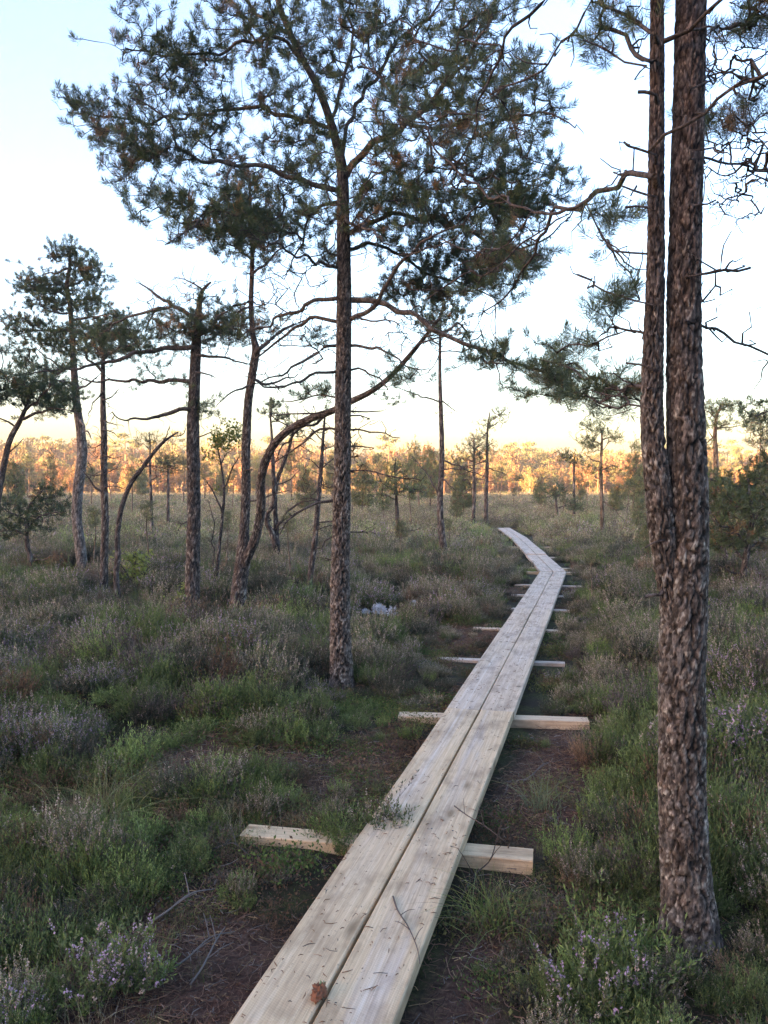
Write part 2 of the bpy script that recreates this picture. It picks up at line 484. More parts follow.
for i in range(len(BW) - 1):
    a, b = BW[i], BW[i + 1]
    u = (b - a) / np.hypot(*(b - a))
    g0 = 0.003 if i else 0
    for sgn in (-1, 1):
        gg = g0 + 0.002 * (sgn > 0)
        far = i >= 3
        zt = PTOP + (0.004 if (i % 2) else 0.0) + 0.002 * sgn + (0.02 if i > 3 else 0)
        aa, bb = a + u * gg, b - u * gg
        if i == 3: aa = a - u * 0.04 * sgn + u * 0.03
        plank('plank', aa, bb, sgn * (PW / 2 + 0.006), PW, PT, zt, M_plank, 0, [0.0, 0.55, 0.75, 0.9, 0.95, 1.0][i] if not (i == 0 and sgn > 0) else 0.0, seed=i * 2 + (sgn > 0) + 3, sag=0.0)
# cross beams, from the pixels of their ends
SL = [(243, 833, 535, 859, 0.0, 0.125), (399, 715, 590, 721, 0.25, 0.12), (437, 656, 566, 661, 0.9, 0.10), (474, 626, 568, 629, 0.5, 0.10),
      (497, 606, 578, 609, 0.9, 0.10), (512, 593, 578, 595, 0.9, 0.10), (514, 583, 586, 585, 0.8, 0.10), (522, 571.5, 583, 572.5, 0.0, 0.14), (518, 567.5, 578, 568.5, 0.1, 0.14),
      (534, 556, 577, 556.5, 0.6, 0.14), (512, 546, 556, 546, 0.7, 0.14)]
for i, (x0, y0, x1, y1, gr, wd) in enumerate(SL):
    a = gpx(x0, y0, 0.07); b = gpx(x1, y1, 0.07)
    plank('cross_beam', a, b, 0, wd, 0.085, PTOP - PT - 0.004 - 0.0005 * (i % 3) - (0.022 if i in (2, 3, 4, 5, 6, 9, 10) else 0), M_sleeper, gr, 0, seed=40 + i, wob=0.001)

# ------------------------------------------------------------------ pine trees
C_BARK0 = np.array((0.115, 0.095, 0.087)); C_BARK1 = np.array((0.10, 0.072, 0.06)); C_TW = np.array((0.075, 0.06, 0.055))
TREES = []

DENS = 1.7
class Tree:
    def __init__(s, name, D, seed):
        s.D = D; s.name = name; s.r = np.random.default_rng(seed); s.seed = seed
        s.P = np.zeros((60000, 3)); s.par = np.full(60000, -1); s.bid = np.full(60000, -1); s.cont = np.zeros(60000, bool)
        s.fix = np.zeros(60000); s.n = 0
        s.dead = 1.0; s.trunks = []; s.nb = 0; s.tuft = []; s.twigonly = []; s.tp = []
    def path(s, P, R, parent, bid, first_cont=False):
        n = len(P); i0 = s.n
        s.P[i0:i0 + n] = P; s.bid[i0:i0 + n] = bid
        s.par[i0] = parent; s.par[i0 + 1:i0 + n] = np.arange(i0, i0 + n - 1)
        s.cont[i0 + 1:i0 + n] = True; s.cont[i0] = first_cont
        s.fix[i0:i0 + n] = 0 if R is None else R
        s.n += n
        return i0 + n - 1
    def trunk3(s, P4):
        """(x,y,z,radius) rows"""
        P4 = np.asarray(P4, float)
        n = max(6, int(plen(P4) / 0.07))
        Q = catmull(P4, n)
        s.trunks.append(Q)
        par = -1
        if s.n:
            par = int(np.argmin(np.linalg.norm(s.P[:s.n] - Q[0, :3], axis=1)))
        s.path(Q[:, :3], Q[:, 3], par, -1)
    def trunk(s, pts, dd=0.0, d0=0.0):
        n = len(pts); out = []
        for i, (x, y, wpx) in enumerate(pts):
            d = s.D + d0 + dd * i / max(n - 1, 1)
            p = px(x, y, d); out.append((*p, 0.88 * wpx / 2 / FPX * d))
        s.trunk3(out)
    def limb3(s, P, r0, r1=0.004, wig=0.02):
        P = np.asarray(P, float)
        L = plen(P); n = max(4, int(L / 0.05))
        Q = catmull(P, n)
        tt = np.linspace(0, 1, n)
        k = np.cumsum(s.r.normal(0, 1, (n, 3)), 0); k -= tt[:, None] * k[-1]
        kk = np.stack([vnoise(tt * L / 0.12 + 7 * s.nb, tt * 0 + c_ * 3.3, s.seed) - 0.5 for c_ in range(3)], 1)
        Q = Q + k * wig * 0.12 * np.sin(tt * math.pi)[:, None] + kk * min(0.07, 0.12 * L) * (wig / 0.02) * np.sin(tt * math.pi)[:, None] ** 0.5
        R = r1 + (r0 - r1) * (1 - tt) ** 0.8
        d = np.linalg.norm(s.P[:s.n] - P[0], axis=1)
        par = int(np.argmin(d))
        i1 = s.path(Q, R, par, s.nb); i0 = i1 - n + 1
        if s.dead > 0:
            for i in range(int(L / 0.075 * s.dead)):
                j = int(s.r.integers(max(1, n // 8), n)); ln = s.r.uniform(.05, .20) * (.5 + .5 * min(1, L))
                ax = norm((Q[j] - Q[j - 1])[None])[0]
                dv = norm((ax * .7 + s.r.normal(0, .6, 3))[None])[0]; m = 4
                u = np.linspace(0, 1, m + 1)[1:, None]
                T = Q[j] + dv * ln * u + s.r.normal(0, .012, (m, 3)) + np.array([0, 0, s.r.normal(.02, .03)]) * u ** 2
                s.path(T, np.linspace(.0034, .0016, m), i0 + j, s.nb)
        s.nb += 1
        return s.nb - 1
    def limb(s, pts, wpx, dd=0.0, d0=0.0, r1=0.004, wig=0.02):
        n = len(pts)
        P = [px(x, y, s.D + d0 + dd * (i / (n - 1)) ** 1.1) for i, (x, y) in enumerate(pts)]
        return s.limb3(P, 0.84 * wpx / 2 / FPX * s.D, r1, wig)
    def mass3(s, c, rad, n, brown=0.06, needle=True, clump=5, spread=0.11):
        n = int(n * DENS); nc = max(1, n // clump)
        q = norm(s.r.normal(0, 1, (nc, 3))) * (s.r.random((nc, 1)) ** (1 / 2.2))
        cen = np.asarray(c) + q * np.asarray(rad)
        k = s.r.integers(0, nc, n)
        p = cen[k] + s.r.normal(0, spread, (n, 3)) * (1, 1, 0.6)
        cb = s.r.random(nc) < brown
        for i in range(n): s.tuft.append((*p[i], 1.0 if needle else 0.0, 1.0 if (cb[k[i]] and s.r.random() < 0.8) else 0.0))
    def mass(s, x, y, rx, ry, n, d0=0.0, rd=0.6, **kw):
        d = s.D + d0
        s.mass3(px(x, y, d), (rx / FPX * d, rd, ry / FPX * d), n, **kw)
    def grow(s, trunk_w=1.7, step=0.06):
        if not s.tuft: return
        T = np.array(s.tuft)
        i0 = s.n
        d = np.min(np.linalg.norm(T[:, None, :3] - s.P[None, :i0:3], axis=2), axis=1) if len(T) * i0 < 4e7 else np.zeros(len(T))
        for q in np.argsort(d):
            p = T[q, :3]
            dv = s.P[:s.n] - p
            dist = np.sqrt((dv * dv).sum(1))
            cost = dist * np.where(s.bid[:s.n] == -1, trunk_w, 1.0)
            cost = cost + 0.25 * np.maximum(0, dv[:, 2])
            j = int(np.argmin(cost)); L = dist[j]
            n = max(2, int(L / step))
            tt = np.linspace(0, 1, n + 1)[1:, None]
            a = s.P[j]
            side = s.r.normal(0, 0.07, 3) * L; side[2] -= 0.06 * L
            Q = a + (p - a) * tt + side * np.sin(tt * math.pi) + s.r.normal(0, 0.004, (n, 3))
            bid = s.bid[j]
            if bid == -1: bid = s.nb; s.nb += 1
            e = s.path(Q, None, j, bid)
            if T[q, 3] > 0:
                s.tp.append((e, T[q, 4]))
    def build(s, label, cat='pine tree', group=None, tuft_k=30, needle_len=0.05, needle_w=0.0032, shoot=0.09, twig_min=0.0021, bark_depth=0.006, nseg=None, zstep=None,
              per_branch=True, col=(0.045, 0.076, 0.036), col2=(0.082, 0.112, 0.042), link=True, bark=(C_BARK0, C_BARK1), tint_h=(1.5, 4.5)):
        n = s.n
        R = s.fix[:n].copy(); acc = np.zeros(n)
        par = s.par[:n]
        for i in range(n - 1, -1, -1):
            if R[i] == 0: R[i] = max(twig_min, acc[i] ** (1 / 2.4))
            p = par[i]
            if p >= 0 and s.fix[p] == 0: acc[p] += R[i] ** 2.4 if s.cont[i] or True else 0
        base = s.trunks[0][0, :3].copy()
        root = empty(s.name, base, label, cat, group)
        # trunks
        for ti, Q in enumerate(s.trunks):
            rad = Q[:, 3]
            ns = nseg or max(10, int(2 * math.pi * rad.max() / 0.02))
            zs = zstep or 0.05
            m = max(6, int(plen(Q) / zs))
            t4 = catmull(Q, m)
            dd = np.gradient(t4[:, :3], axis=0)
            a, b = frames(dd)
            # keep frames from flipping: rebuild by projection from a fixed axis
            ax = np.array([1.0, 0.02, 0.0]); dn = norm(dd)
            a = norm(ax - (dn @ ax)[:, None] * dn); b = np.cross(dn, a)
            an = np.arange(ns) / ns * 2 * math.pi
            arc = np.r_[0, np.cumsum(np.linalg.norm(np.diff(t4[:, :3], axis=0), axis=1))]
            rm = max(rad.mean(), 0.02)
            cell = min(0.021, rm * 0.6)
            nu = max(4, int(round(2 * math.pi * rm / cell)))
            U, Vv = np.meshgrid(an / (2 * math.pi) * nu, arc / (cell * 2.3))
            A2 = arc[:, None] / cell + U * 0
            w1 = vnoise_p(U, A2 * 0.45, nu, s.seed + 4) - 0.5
            w2 = vnoise_p(U * 2, A2 * 1.6, nu * 2, s.seed + 5) - 0.5
            w3 = vnoise_p(U * 5, A2 * 4.0, nu * 5, s.seed + 6) - 0.5
            # long meandering furrows, broken into plates by fewer cross cracks
            f1, f2, cid = voro(U + 1.1 * w1 + 0.5 * w2, A2 * 0.20 + 0.7 * w1 + 0.35 * w2, nu, s.seed + ti)
            crack = sstep(0.02, 0.26, f2 - f1 + 0.22 * w2 + 0.12 * w3)
            g1, g2, cid2 = voro(U * 2 + 1.0 * w2 + 0.6 * w3, A2 * 0.75 + 1.0 * w2, nu * 2, s.seed + ti + 77)
            flake = sstep(0.0, 0.25, g2 - g1)
            h1, h2, cid3 = voro(U * 4 + 1.3 * w3, A2 * 2.1 + w3, nu * 4, s.seed + ti + 99)
            hb = np.maximum(t4[:, 2] - (t4[0, 2] + 0.12), 0)
            rr = t4[:, 3][:, None] * (1 + 0.26 * np.exp(-hb / 0.11)[:, None] * (0.3 + 1.4 * vnoise_p(U * 5.0 / nu, arc[:, None] / 0.5 + U * 0, 5, s.seed + 3)) * (ti == 0))
            up = sstep(4.5, 1.5, t4[:, 2])[:, None]
            dep = np.minimum(bark_depth, rr * 0.17) * (0.25 + 0.75 * up) + 0.0008
            lump = rr * 0.07 * (vnoise_p(U * 0.5, arc[:, None] / 0.22 + U * 0, nu * 0.5, s.seed + 8) - 0.5)
            disp = dep * (1.5 * (crack - 0.7) + 0.30 * (cid - 0.5) + 0.22 * (cid2 - 0.5) * crack + 0.20 * (flake - 0.7) + 0.30 * (cid3 - 0.5) + 0.4 * w3) + lump
            rr2 = rr + disp
            V = t4[:, None, :3] + rr2[..., None] * (np.cos(an)[None, :, None] * a[:, None] + np.sin(an)[None, :, None] * b[:, None])
            hh = sstep(tint_h[0], tint_h[1], t4[:, 2])[:, None, None]
            colr = bark[0] * (1 - hh) + bark[1] * hh
            colr = colr * (0.30 + 0.70 * crack[..., None]) * (0.8 + 0.4 * cid[..., None]) * (0.75 + 0.5 * cid2[..., None]) * (0.55 + 0.9 * cid3[..., None])
            warm = (w1 + w2)[..., None]
            colr = colr * (1 + warm * np.array((0.22, 0.05, -0.05)))
            # pale lichen flecks on the plates
            li = ((cid3 > 0.76) & (cid2 > 0.3) & (crack > 0.6)) * 1.0
            li = li * (1 - 0.75 * hh[..., 0]) * sstep(-0.25, 0.2, w1)
            colr = colr * (1 - 0.6 * li[..., None]) + 0.6 * li[..., None] * np.array((0.40, 0.39, 0.33))
            i = np.arange(m - 1)[:, None] * ns; j = np.arange(ns)[None]; k = (j + 1) % ns
            F = np.stack([i + j, i + k, i + ns + k, i + ns + j], -1).reshape(-1, 4)
            mb = MB(); VV = V.reshape(-1, 3) - base
            top = t4[-1, :3] - base
            jj = np.arange(ns)
            f3 = np.stack([np.full(ns, m * ns), (m - 1) * ns + jj, (m - 1) * ns + (jj + 1) % ns], 1)
            mb.add(np.vstack([VV, top]), f3, F, np.vstack([np.broadcast_to(colr, V.shape).reshape(-1, 3), colr[-1].reshape(-1, 3)[:1]]))
            if per_branch or ti: mb.obj('trunk', M_bark, root)
            else: tmb = mb
        # limbs and twigs: one ring per node
        def limbs_mesh(sel, mb, ns, mat=0):
            idx = np.where(sel)[0]
            if not len(idx): return
            P = s.P[:n]; pa = par[idx]
            d = P[idx] - P[np.maximum(pa, 0)]
            d = np.where((np.linalg.norm(d, axis=1) < 1e-6)[:, None], np.array([[0, 0, 1.0]]), d)
            a, b = frames(d)
            an = np.arange(ns) / ns * 2 * math.pi
            ca, sa = np.cos(an)[None, :, None], np.sin(an)[None, :, None]
            off = ca * a[:, None] + sa * b[:, None]
            ringB = P[idx][:, None] + R[idx][:, None, None] * off
            m = len(idx)
            loc = np.full(n, -1); loc[idx] = np.arange(m)
            newA = ~(s.cont[idx] & (loc[np.maximum(pa, 0)] >= 0))
            newA &= pa >= 0
            ra = np.minimum(R[np.maximum(pa, 0)], R[idx] * 1.25)
            ringA = P[np.maximum(pa, 0)][newA][:, None] + ra[newA][:, None, None] * off[newA]
            V = np.vstack([ringB.reshape(-1, 3), ringA.reshape(-1, 3)]) - base
            ai = np.zeros(m, int); ai[newA] = m + np.arange(newA.sum())
            ai[~newA] = loc[np.maximum(pa[~newA], 0)]
            ok = (pa >= 0)
            B0 = (np.arange(m) * ns)[ok][:, None]; A0 = (ai * ns)[ok][:, None]
            j = np.arange(ns)[None]; k = (j + 1) % ns
            F = np.stack([A0 + j, A0 + k, B0 + k, B0 + j], -1).reshape(-1, 4)
            cb = np.clip(R[idx] / 0.02, 0, 1)[:, None]
            C = C_TW * (1 - cb) + (bark[0] * 0.85) * cb
            C = C * (0.8 + 0.4 * hash2(idx, idx * 0, 3))[:, None]
            Call = np.vstack([np.repeat(C, ns, 0), np.repeat(C[newA], ns, 0)])
            mb.add(V, None, F, Call, mat)
        def needles(tufts, mb, mat=0):
            if not tufts: return
            e = np.array([q[0] for q in tufts]); br = np.array([q[1] for q in tufts])
            T = len(e); K = tuft_k
            tip = s.P[e]; din = norm(s.P[e] - s.P[par[e]])
            ax = norm(din * 0.75 + np.array([0, 0, 0.42]) + s.r.normal(0, 0.28, (T, 3)))
            a, b = frames(ax)
            L = shoot * (0.7 + 0.6 * s.r.random((T, 1)))
            u = np.linspace(0, 1, K)[None] ** 0.8 + s.r.normal(0, 0.03, (T, K))
            ph = s.r.random((T, K)) * 2 * math.pi
            an = 1.18 - 0.62 * u + s.r.normal(0, 0.17, (T, K))
            dirn = np.cos(an)[..., None] * ax[:, None] + np.sin(an)[..., None] * (np.cos(ph)[..., None] * a[:, None] + np.sin(ph)[..., None] * b[:, None])
            st = tip[:, None] + ax[:, None] * ((u - 0.55) * L)[..., None]
            ln = needle_len * (0.75 + 0.5 * s.r.random((T, K)))
            en = st + dirn * ln[..., None] + np.array([0, 0, 0.1]) * ln[..., None]
            sidev = norm(np.cross(dirn, s.r.normal(0, 1, (T, K, 3)))) * needle_w * 0.5
            mid = st * 0.45 + en * 0.55
            V = np.stack([st, mid + sidev, en, mid - sidev], 2).reshape(-1, 3) - base
            q = np.arange(T * K)[:, None] * 4
            F = q + np.array([[0, 1, 2, 3]])
            hue = s.r.random((T, 1, 1))
            c = np.asarray(col) * (1 - hue) + np.asarray(col2) * hue
            brown = np.array((0.22, 0.115, 0.05)) * (0.7 + 0.5 * s.r.random((T, 1, 1)))
            c = np.where(br[:, None, None] > 0, brown, c)
            # a few old yellow needles at the base of a shoot
            old = (s.r.random((T, K, 1)) < 0.07) & (u[..., None] < 0.35)
            c = np.where(old, np.array((0.20, 0.12, 0.045)), np.broadcast_to(c, (T, K, 3)))
            c = c * (0.75 + 0.5 * s.r.random((T, K, 1)))
            mb.add(V, None, F, np.repeat(c.reshape(-1, 3), 4, 0), mat)
        if per_branch:
            bids = [bb for bb in np.unique(s.bid[:n]) if bb != -1]
            for bb in bids:
                sel = s.bid[:n] == bb
                mb = MB(); limbs_mesh(sel, mb, 6)
                if not mb.n: continue
                bo = mb.obj('branch' if bb >= 0 else 'twigs', M_twig, root)
                tl = [q for q in s.tp if s.bid[q[0]] == bb]
                if tl:
                    mn = MB(); needles(tl, mn); mn.obj('needles', M_needle, bo, smooth=False)
        else:
            limbs_mesh(s.bid[:n] != -1, tmb, 4, 1)
            tmb.obj('trunk', [M_bark, M_twig], root)
            mn = MB(); needles(s.tp, mn)
            if mn.n: mn.obj('crown', M_needle, root, smooth=False)
        TREES.append(root)
        return root

def zg(x, y):
    return float(ground_h(np.array([x]), np.array([y]))[0])

def bdepth(x, y):
    D = 1.5 * FPX / (y - 487)
    for _ in range(30):
        p = px(x, y, D)
        z = zg(p[0], D)
        D = 0.6 * D + 0.4 * (CAM_Z - z) * FPX / (y - 487)
    return D

# --- T0: twin-stemmed pine close on the right
t = Tree('pine_tree', 2.85, 101)
t.trunk([(690, 985, 64.4), (689, 930, 57.0), (686, 880, 52.4), (682, 800, 50.6), (682, 700, 49.7), (684, 600, 49.7), (687, 500, 43.2), (685, 400, 39.4), (684, 300, 35.5), (686, 200, 34.1), (689, 100, 33.1), (691, 0, 32.2), (695, -150, 28.8), (700, -400, 23.0), (698, -700, 12.5), (697, -900, 3.8)], dd=0.15)
t.trunk([(672, 625, 14), (667, 580, 22), (662, 535, 27), (658, 490, 27), (653, 440, 25), (652, 400, 23), (654, 330, 20.5), (656, 250, 18.5), (656, 180, 17), (657, 100, 15.5), (657, 0, 14), (655, -120, 12), (650, -350, 8), (645, -600, 3)], d0=0.03, dd=0.05)
# left limbs of the thin stem
t.limb([(655, 176), (640, 174), (622, 178), (605, 189), (588, 202), (572, 210), (556, 220), (545, 240), (532, 262), (515, 285), (495, 305)], 8, dd=1.5)
t.limb([(575, 208), (555, 213), (530, 213), (510, 206), (484, 196), (455, 172), (430, 130), (395, 95), (360, 60)], 5, d0=.55, dd=1.3)
t.limb([(585, 203), (590, 222), (602, 240), (620, 250), (650, 254)], 2.2, d0=.35, dd=-.3)
t.limb([(655, 62), (640, 56), (628, 50), (612, 35), (600, 18), (592, -5), (590, -40)], 6, dd=.4)
t.limb([(655, 35), (640, 22), (630, 14), (612, 10), (598, 2)], 5, dd=.3)
t.limb([(592, 0), (575, 28), (560, 45), (540, 66), (520, 82), (490, 95)], 3, d0=.3, dd=.6)
t.limb([(656, 72), (640, 62), (620, 56), (600, 46)], 2.2, dd=.15)
t.limb([(656, 95), (646, 93), (638, 92)], 4, r1=.006)
t.limb([(656, 155), (640, 150), (628, 146)], 3.2, r1=.004)
t.limb([(656, 197), (642, 194), (634, 192), (622, 186)], 3.2, r1=.003)
t.limb([(656, 211), (644, 208), (625, 207)], 3.2, r1=.003)
t.limb([(654, 335), (640, 332), (628, 330), (610, 327)], 4, dd=.3)
t.limb([(628, 330), (606, 336), (585, 343), (562, 349)], 2, d0=.1, dd=.4)
t.limb([(655, 305), (640, 300), (620, 296), (608, 290), (594, 285)], 2.2, dd=.2)
t.limb([(640, 300), (628, 280), (615, 262), (608, 240)], 1.6, d0=.1, dd=.2)
t.limb([(652, 368), (640, 366), (626, 363)], 2.2, dd=.1)
t.limb([(651, 388), (635, 384), (620, 383), (600, 383), (580, 376), (560, 366), (540, 360)], 5, dd=.9)
t.limb([(651, 408), (630, 407), (610, 405), (595, 398), (575, 392)], 2.6, dd=.5)
t.limb([(657, -20), (620, -60), (570, -80), (510, -70), (470, -30)], 7, dd=.8)
t.limb([(556, 220), (535, 238), (510, 262), (485, 275), (455, 280), (425, 300)], 2.6, d0=.75, dd=.7)
t.limb([(530, 213), (520, 235), (500, 250), (470, 250), (440, 238)], 2.2, d0=.8, dd=.6)
t.limb([(484, 196), (470, 215), (450, 240), (430, 250), (400, 255)], 2.2, d0=1.2, dd=.5)
t.limb([(549, -5), (530, 15), (514, 26), (500, 45), (491, 66), (484, 90), (476, 115), (462, 150), (448, 175)], 5.5, d0=.9, dd=.6)
t.limb([(500, 45), (480, 40), (455, 48), (425, 40), (400, 20)], 3, d0=1.1, dd=.5)
t.limb([(484, 90), (500, 105), (515, 125), (522, 150)], 2.4, d0=1.2, dd=.3)
t.limb([(476, 115), (455, 112), (430, 122), (405, 120)], 2.4, d0=1.3, dd=.4)
t.limb([(620, -60), (580, -40), (549, -5)], 6, d0=.4, dd=.5)
# stubs and bare branches on the right of the thick stem
t.limb([(690, 30), (702, 18), (720, 2), (735, -20)], 5, dd=-.2)
t.limb([(664, 135), (680, 128), (706, 108), (730, 92), (752, 80), (775, 66), (800, 40)], 4.2, d0=-.12, dd=-.25)
t.limb([(690, 150), (704, 148), (722, 142)], 2.6, r1=.002)
t.limb([(690, 160), (706, 160), (730, 168), (752, 174), (775, 168), (790, 150)], 3.2, dd=.5)
t.limb([(752, 174), (764, 178), (780, 188)], 2, d0=.35, dd=.2)
t.limb([(690, 205), (704, 205), (716, 200)], 2.4, r1=.003)
t.limb([(688, 276), (704, 276), (720, 274), (740, 270), (750, 268)], 3.6, r1=.005, dd=.1)
t.limb([(688, 250), (700, 260), (714, 270), (718, 274), (712, 292), (702, 302)], 1.6, dd=.1)
t.limb([(686, 322), (702, 326), (716, 338), (734, 343), (752, 346), (772, 356), (790, 362)], 3.8, dd=.5)
t.limb([(690, 90), (706, 84), (716, 80), (735, 70)], 2.2, dd=.3)
t.limb([(692, 30), (708, 31), (722, 29)], 3, dd=.3)
t.limb([(660, 595), (652, 594), (645, 597)], 4.5, r1=.006)
t.limb([(664, 540), (652, 544), (645, 548)], 3, r1=.003)
# foliage
mk = dict(spread=0.05, clump=4)
t.mass(612, 225, 26, 24, 16, d0=.25, rd=.15, **mk)
t.mass(620, 300, 24, 14, 16, d0=.15, rd=.12, **mk)
t.mass(592, 345, 22, 8, 9, d0=.4, rd=.15, **mk)
t.mass(615, 392, 38, 16, 34, d0=.4, rd=.2, **mk)
t.mass(560, 372, 34, 16, 30, d0=.9, rd=.25, **mk)
t.mass(626, 22, 26, 18, 24, d0=.2, rd=.2, **mk)
t.mass(600, -30, 40, 25, 26, d0=.3, rd=.25, **mk)
t.mass(430, 110, 70, 40, 40, d0=1.6, rd=.4, **mk)
t.mass(500, 100, 50, 45, 36, d0=1.2, rd=.4, **mk)
t.mass(500, 260, 50, 45, 60, d0=1.4, rd=.4, **mk)
t.mass(480, -30, 60, 30, 30, d0=.8, rd=.4, **mk)
t.mass(738, 28, 30, 24, 34, d0=.5, rd=.3, brown=.3, **mk)
t.mass(736, 110, 34, 18, 34, d0=.6, rd=.3, **mk)
t.mass(740, 50, 40, 60, 110, d0=.6, rd=.4, needle=False, clump=1, spread=.02)
t.mass(742, 130, 34, 50, 120, d0=.6, rd=.4, needle=False, clump=1, spread=.02)
t.mass(738, 195, 28, 30, 70, d0=.5, rd=.25, needle=False, clump=1, spread=.02)
t.mass(720, -250, 200, 90, 120, d0=.2, rd=.8)
t.mass(690, -600, 170, 140, 160, d0=.2, rd=.7)
t.grow(step=.04)
t.build('thick grey-barked pine with a thinner second stem, close on the right of the boardwalk', nseg=120, zstep=.0085, tuft_k=90, needle_w=.0018, needle_len=.045, shoot=.075, twig_min=.0014, bark_depth=.0058,
        bark=(np.array((.125, .100, .085)), np.array((.088, .064, .056))), tint_h=(1.4, 3.0))

# --- T1: main pine in the middle
D1 = bdepth(342, 686)
t = Tree('pine_tree', D1, 102)
t.trunk([(342, 715, 34), (342, 690, 27), (341, 665, 24), (340, 600, 20.5), (342, 500, 18.5), (343, 400, 17), (344, 300, 16), (343, 220, 14), (342, 170, 12), (333, 130, 9.5), (319, 90, 8), (303, 60, 7), (291, 35, 6.5), (278, 0, 6), (270, -50, 5), (262, -110, 3)], dd=-.1)
L = t.limb
L([(344, 180), (360, 152), (380, 135), (410, 118), (440, 85), (468, 55), (490, 20)], 9, dd=-1.0)
L([(342, 192), (325, 187), (280, 171), (250, 165), (215, 161), (192, 156), (181, 145), (165, 120), (140, 100)], 7, dd=-.7)
L([(330, 128), (290, 116), (260, 108), (220, 112), (170, 120), (115, 118), (68, 112)], 5.5, dd=.5)
L([(305, 65), (280, 38), (240, 45), (200, 54), (160, 56), (125, 48)], 5, dd=-.6)
L([(343, 200), (318, 210), (305, 225), (300, 250), (285, 275)], 4.5, dd=.9)
L([(235, 163), (215, 205), (192, 228), (165, 245)], 3, d0=-.35, dd=-.6)
L([(344, 300), (372, 303), (400, 311), (440, 333), (490, 351), (540, 372), (580, 393), (612, 402)], 7.5, dd=-.8)
L([(344, 325), (368, 307), (388, 282), (402, 262), (430, 238), (460, 225)], 6, dd=-1.1)
L([(344, 318), (375, 319), (400, 326)], 3, dd=-.5)
L([(344, 345), (372, 347), (398, 360), (422, 370)], 4, dd=-.6)
L([(344, 370), (366, 371), (380, 380), (388, 390)], 3, dd=-.4)
L([(343, 297), (312, 304), (285, 315), (262, 327), (236, 335)], 5.5, dd=.8)
L([(343, 322), (312, 318), (292, 330), (268, 350), (250, 366)], 5, dd=.5)
L([(343, 344), (322, 350), (306, 364), (282, 372), (256, 384)], 4.4, dd=-.4)
L([(343, 369), (318, 373), (292, 384), (268, 386), (254, 380)], 4.2, dd=-.6)
L([(343, 411), (305, 412), (272, 416)], 3, dd=.2, r1=.004)
L([(343, 398), (316, 396), (284, 401)], 2.6, dd=.2)
L([(343, 430), (318, 432), (298, 448), (276, 462)], 3.6, dd=.3, r1=.004)
L([(344, 411), (362, 413), (382, 411)], 2.6, r1=.004)
L([(344, 415), (362, 416), (370, 419)], 2.6, r1=.004)
L([(344, 430), (372, 434), (400, 438)], 2.8, dd=-.2)
L([(344, 447), (360, 446), (374, 448)], 2.6, r1=.004)
L([(343, 458), (354, 457), (360, 456)], 2.6, r1=.004)
L([(343, 472), (372, 471), (402, 478), (420, 480)], 2.4, dd=-.3)
L([(341, 498), (318, 503), (300, 512), (285, 522), (280, 534)], 4.2, dd=-.3, r1=.006)
L([(341, 520), (330, 522), (318, 523)], 2.8, r1=.005)
L([(341, 538), (330, 537), (323, 543), (322, 548)], 3, r1=.005)
L([(342, 556), (332, 560), (325, 558)], 2.6, r1=.005)
L([(343, 532), (356, 531), (372, 532)], 2.2, r1=.003)
L([(343, 235), (365, 228), (400, 216), (450, 224), (500, 246), (545, 240), (572, 214)], 6, dd=.6)
L([(343, 250), (380, 247), (420, 268), (460, 284), (505, 300)], 5, dd=.9)
L([(342, 165), (350, 120), (372, 80), (400, 40), (440, 5), (470, -40)], 6, dd=.9)
L([(400, 122), (450, 128), (500, 122), (545, 108), (575, 128)], 4, d0=-.4, dd=-.5)
L([(330, 122), (345, 80), (352, 40), (350, -10), (365, -60)], 5, dd=.3)
L([(292, 36), (250, 5), (215, -30), (170, -50)], 4, dd=.4)
L([(343, 270), (318, 262), (285, 250), (255, 238)], 4.5, dd=-1.2)
L([(343, 215), (355, 225), (372, 230), (390, 245)], 4.5, dd=-1.5)
M = t.mass
for a in [(105, 116, 48, 26, 70, .35, .4), (160, 66, 55, 30, 75, -.35, .5), (150, 150, 62, 40, 100, -.4, .6), (215, 118, 70, 50, 110, .1, .8), (265, 55, 70, 42, 104, 0, .8),
          (200, 210, 60, 30, 80, -.6, .5), (255, 205, 50, 36, 60, .3, .6), (305, 130, 50, 50, 90, 0, 1.0), (335, 20, 70, 45, 104, .1, .9), (395, 60, 60, 55, 112, .1, 1.0),
          (440, 120, 70, 55, 133, -.3, 1.0), (500, 120, 55, 50, 104, -.4, .9), (520, 195, 45, 36, 112, .3, .6), (468, 210, 75, 42, 212, .1, .9), (400, 200, 55, 45, 110, -.3, 1.0),
          (430, 285, 55, 24, 119, .5, .5), (340, 215, 60, 40, 70, 0, 1.0), (480, 30, 60, 40, 80, -.3, .9), (490, 275, 40, 26, 90, .5, .5), (560, 385, 46, 14, 44, -.7, .3), (500, 356, 40, 10, 35, -.5, .3),
          (318, 396, 20, 9, 10, .1, .2), (190, -40, 90, 35, 70, .3, .8), (300, -60, 100, 50, 120, 0, 1.0), (440, -40, 70, 40, 80, .2, .9), (405, 375, 18, 14, 12, -.5, .2), (245, 330, 30, 16, 14, .7, .3)]:
    M(a[0], a[1], a[2], a[3], int(a[4] * 1.08), d0=a[5], rd=a[6], clump=5, spread=.09, brown=.09)
M(380, 160, 120, 90, 150, rd=1.0, needle=False, clump=1)
M(300, 300, 70, 80, 110, rd=.8, needle=False, clump=1)
M(420, 330, 90, 40, 60, rd=.6, needle=False, clump=1)
M(330, 440, 45, 60, 40, rd=.3, needle=False, clump=1)
t.grow()
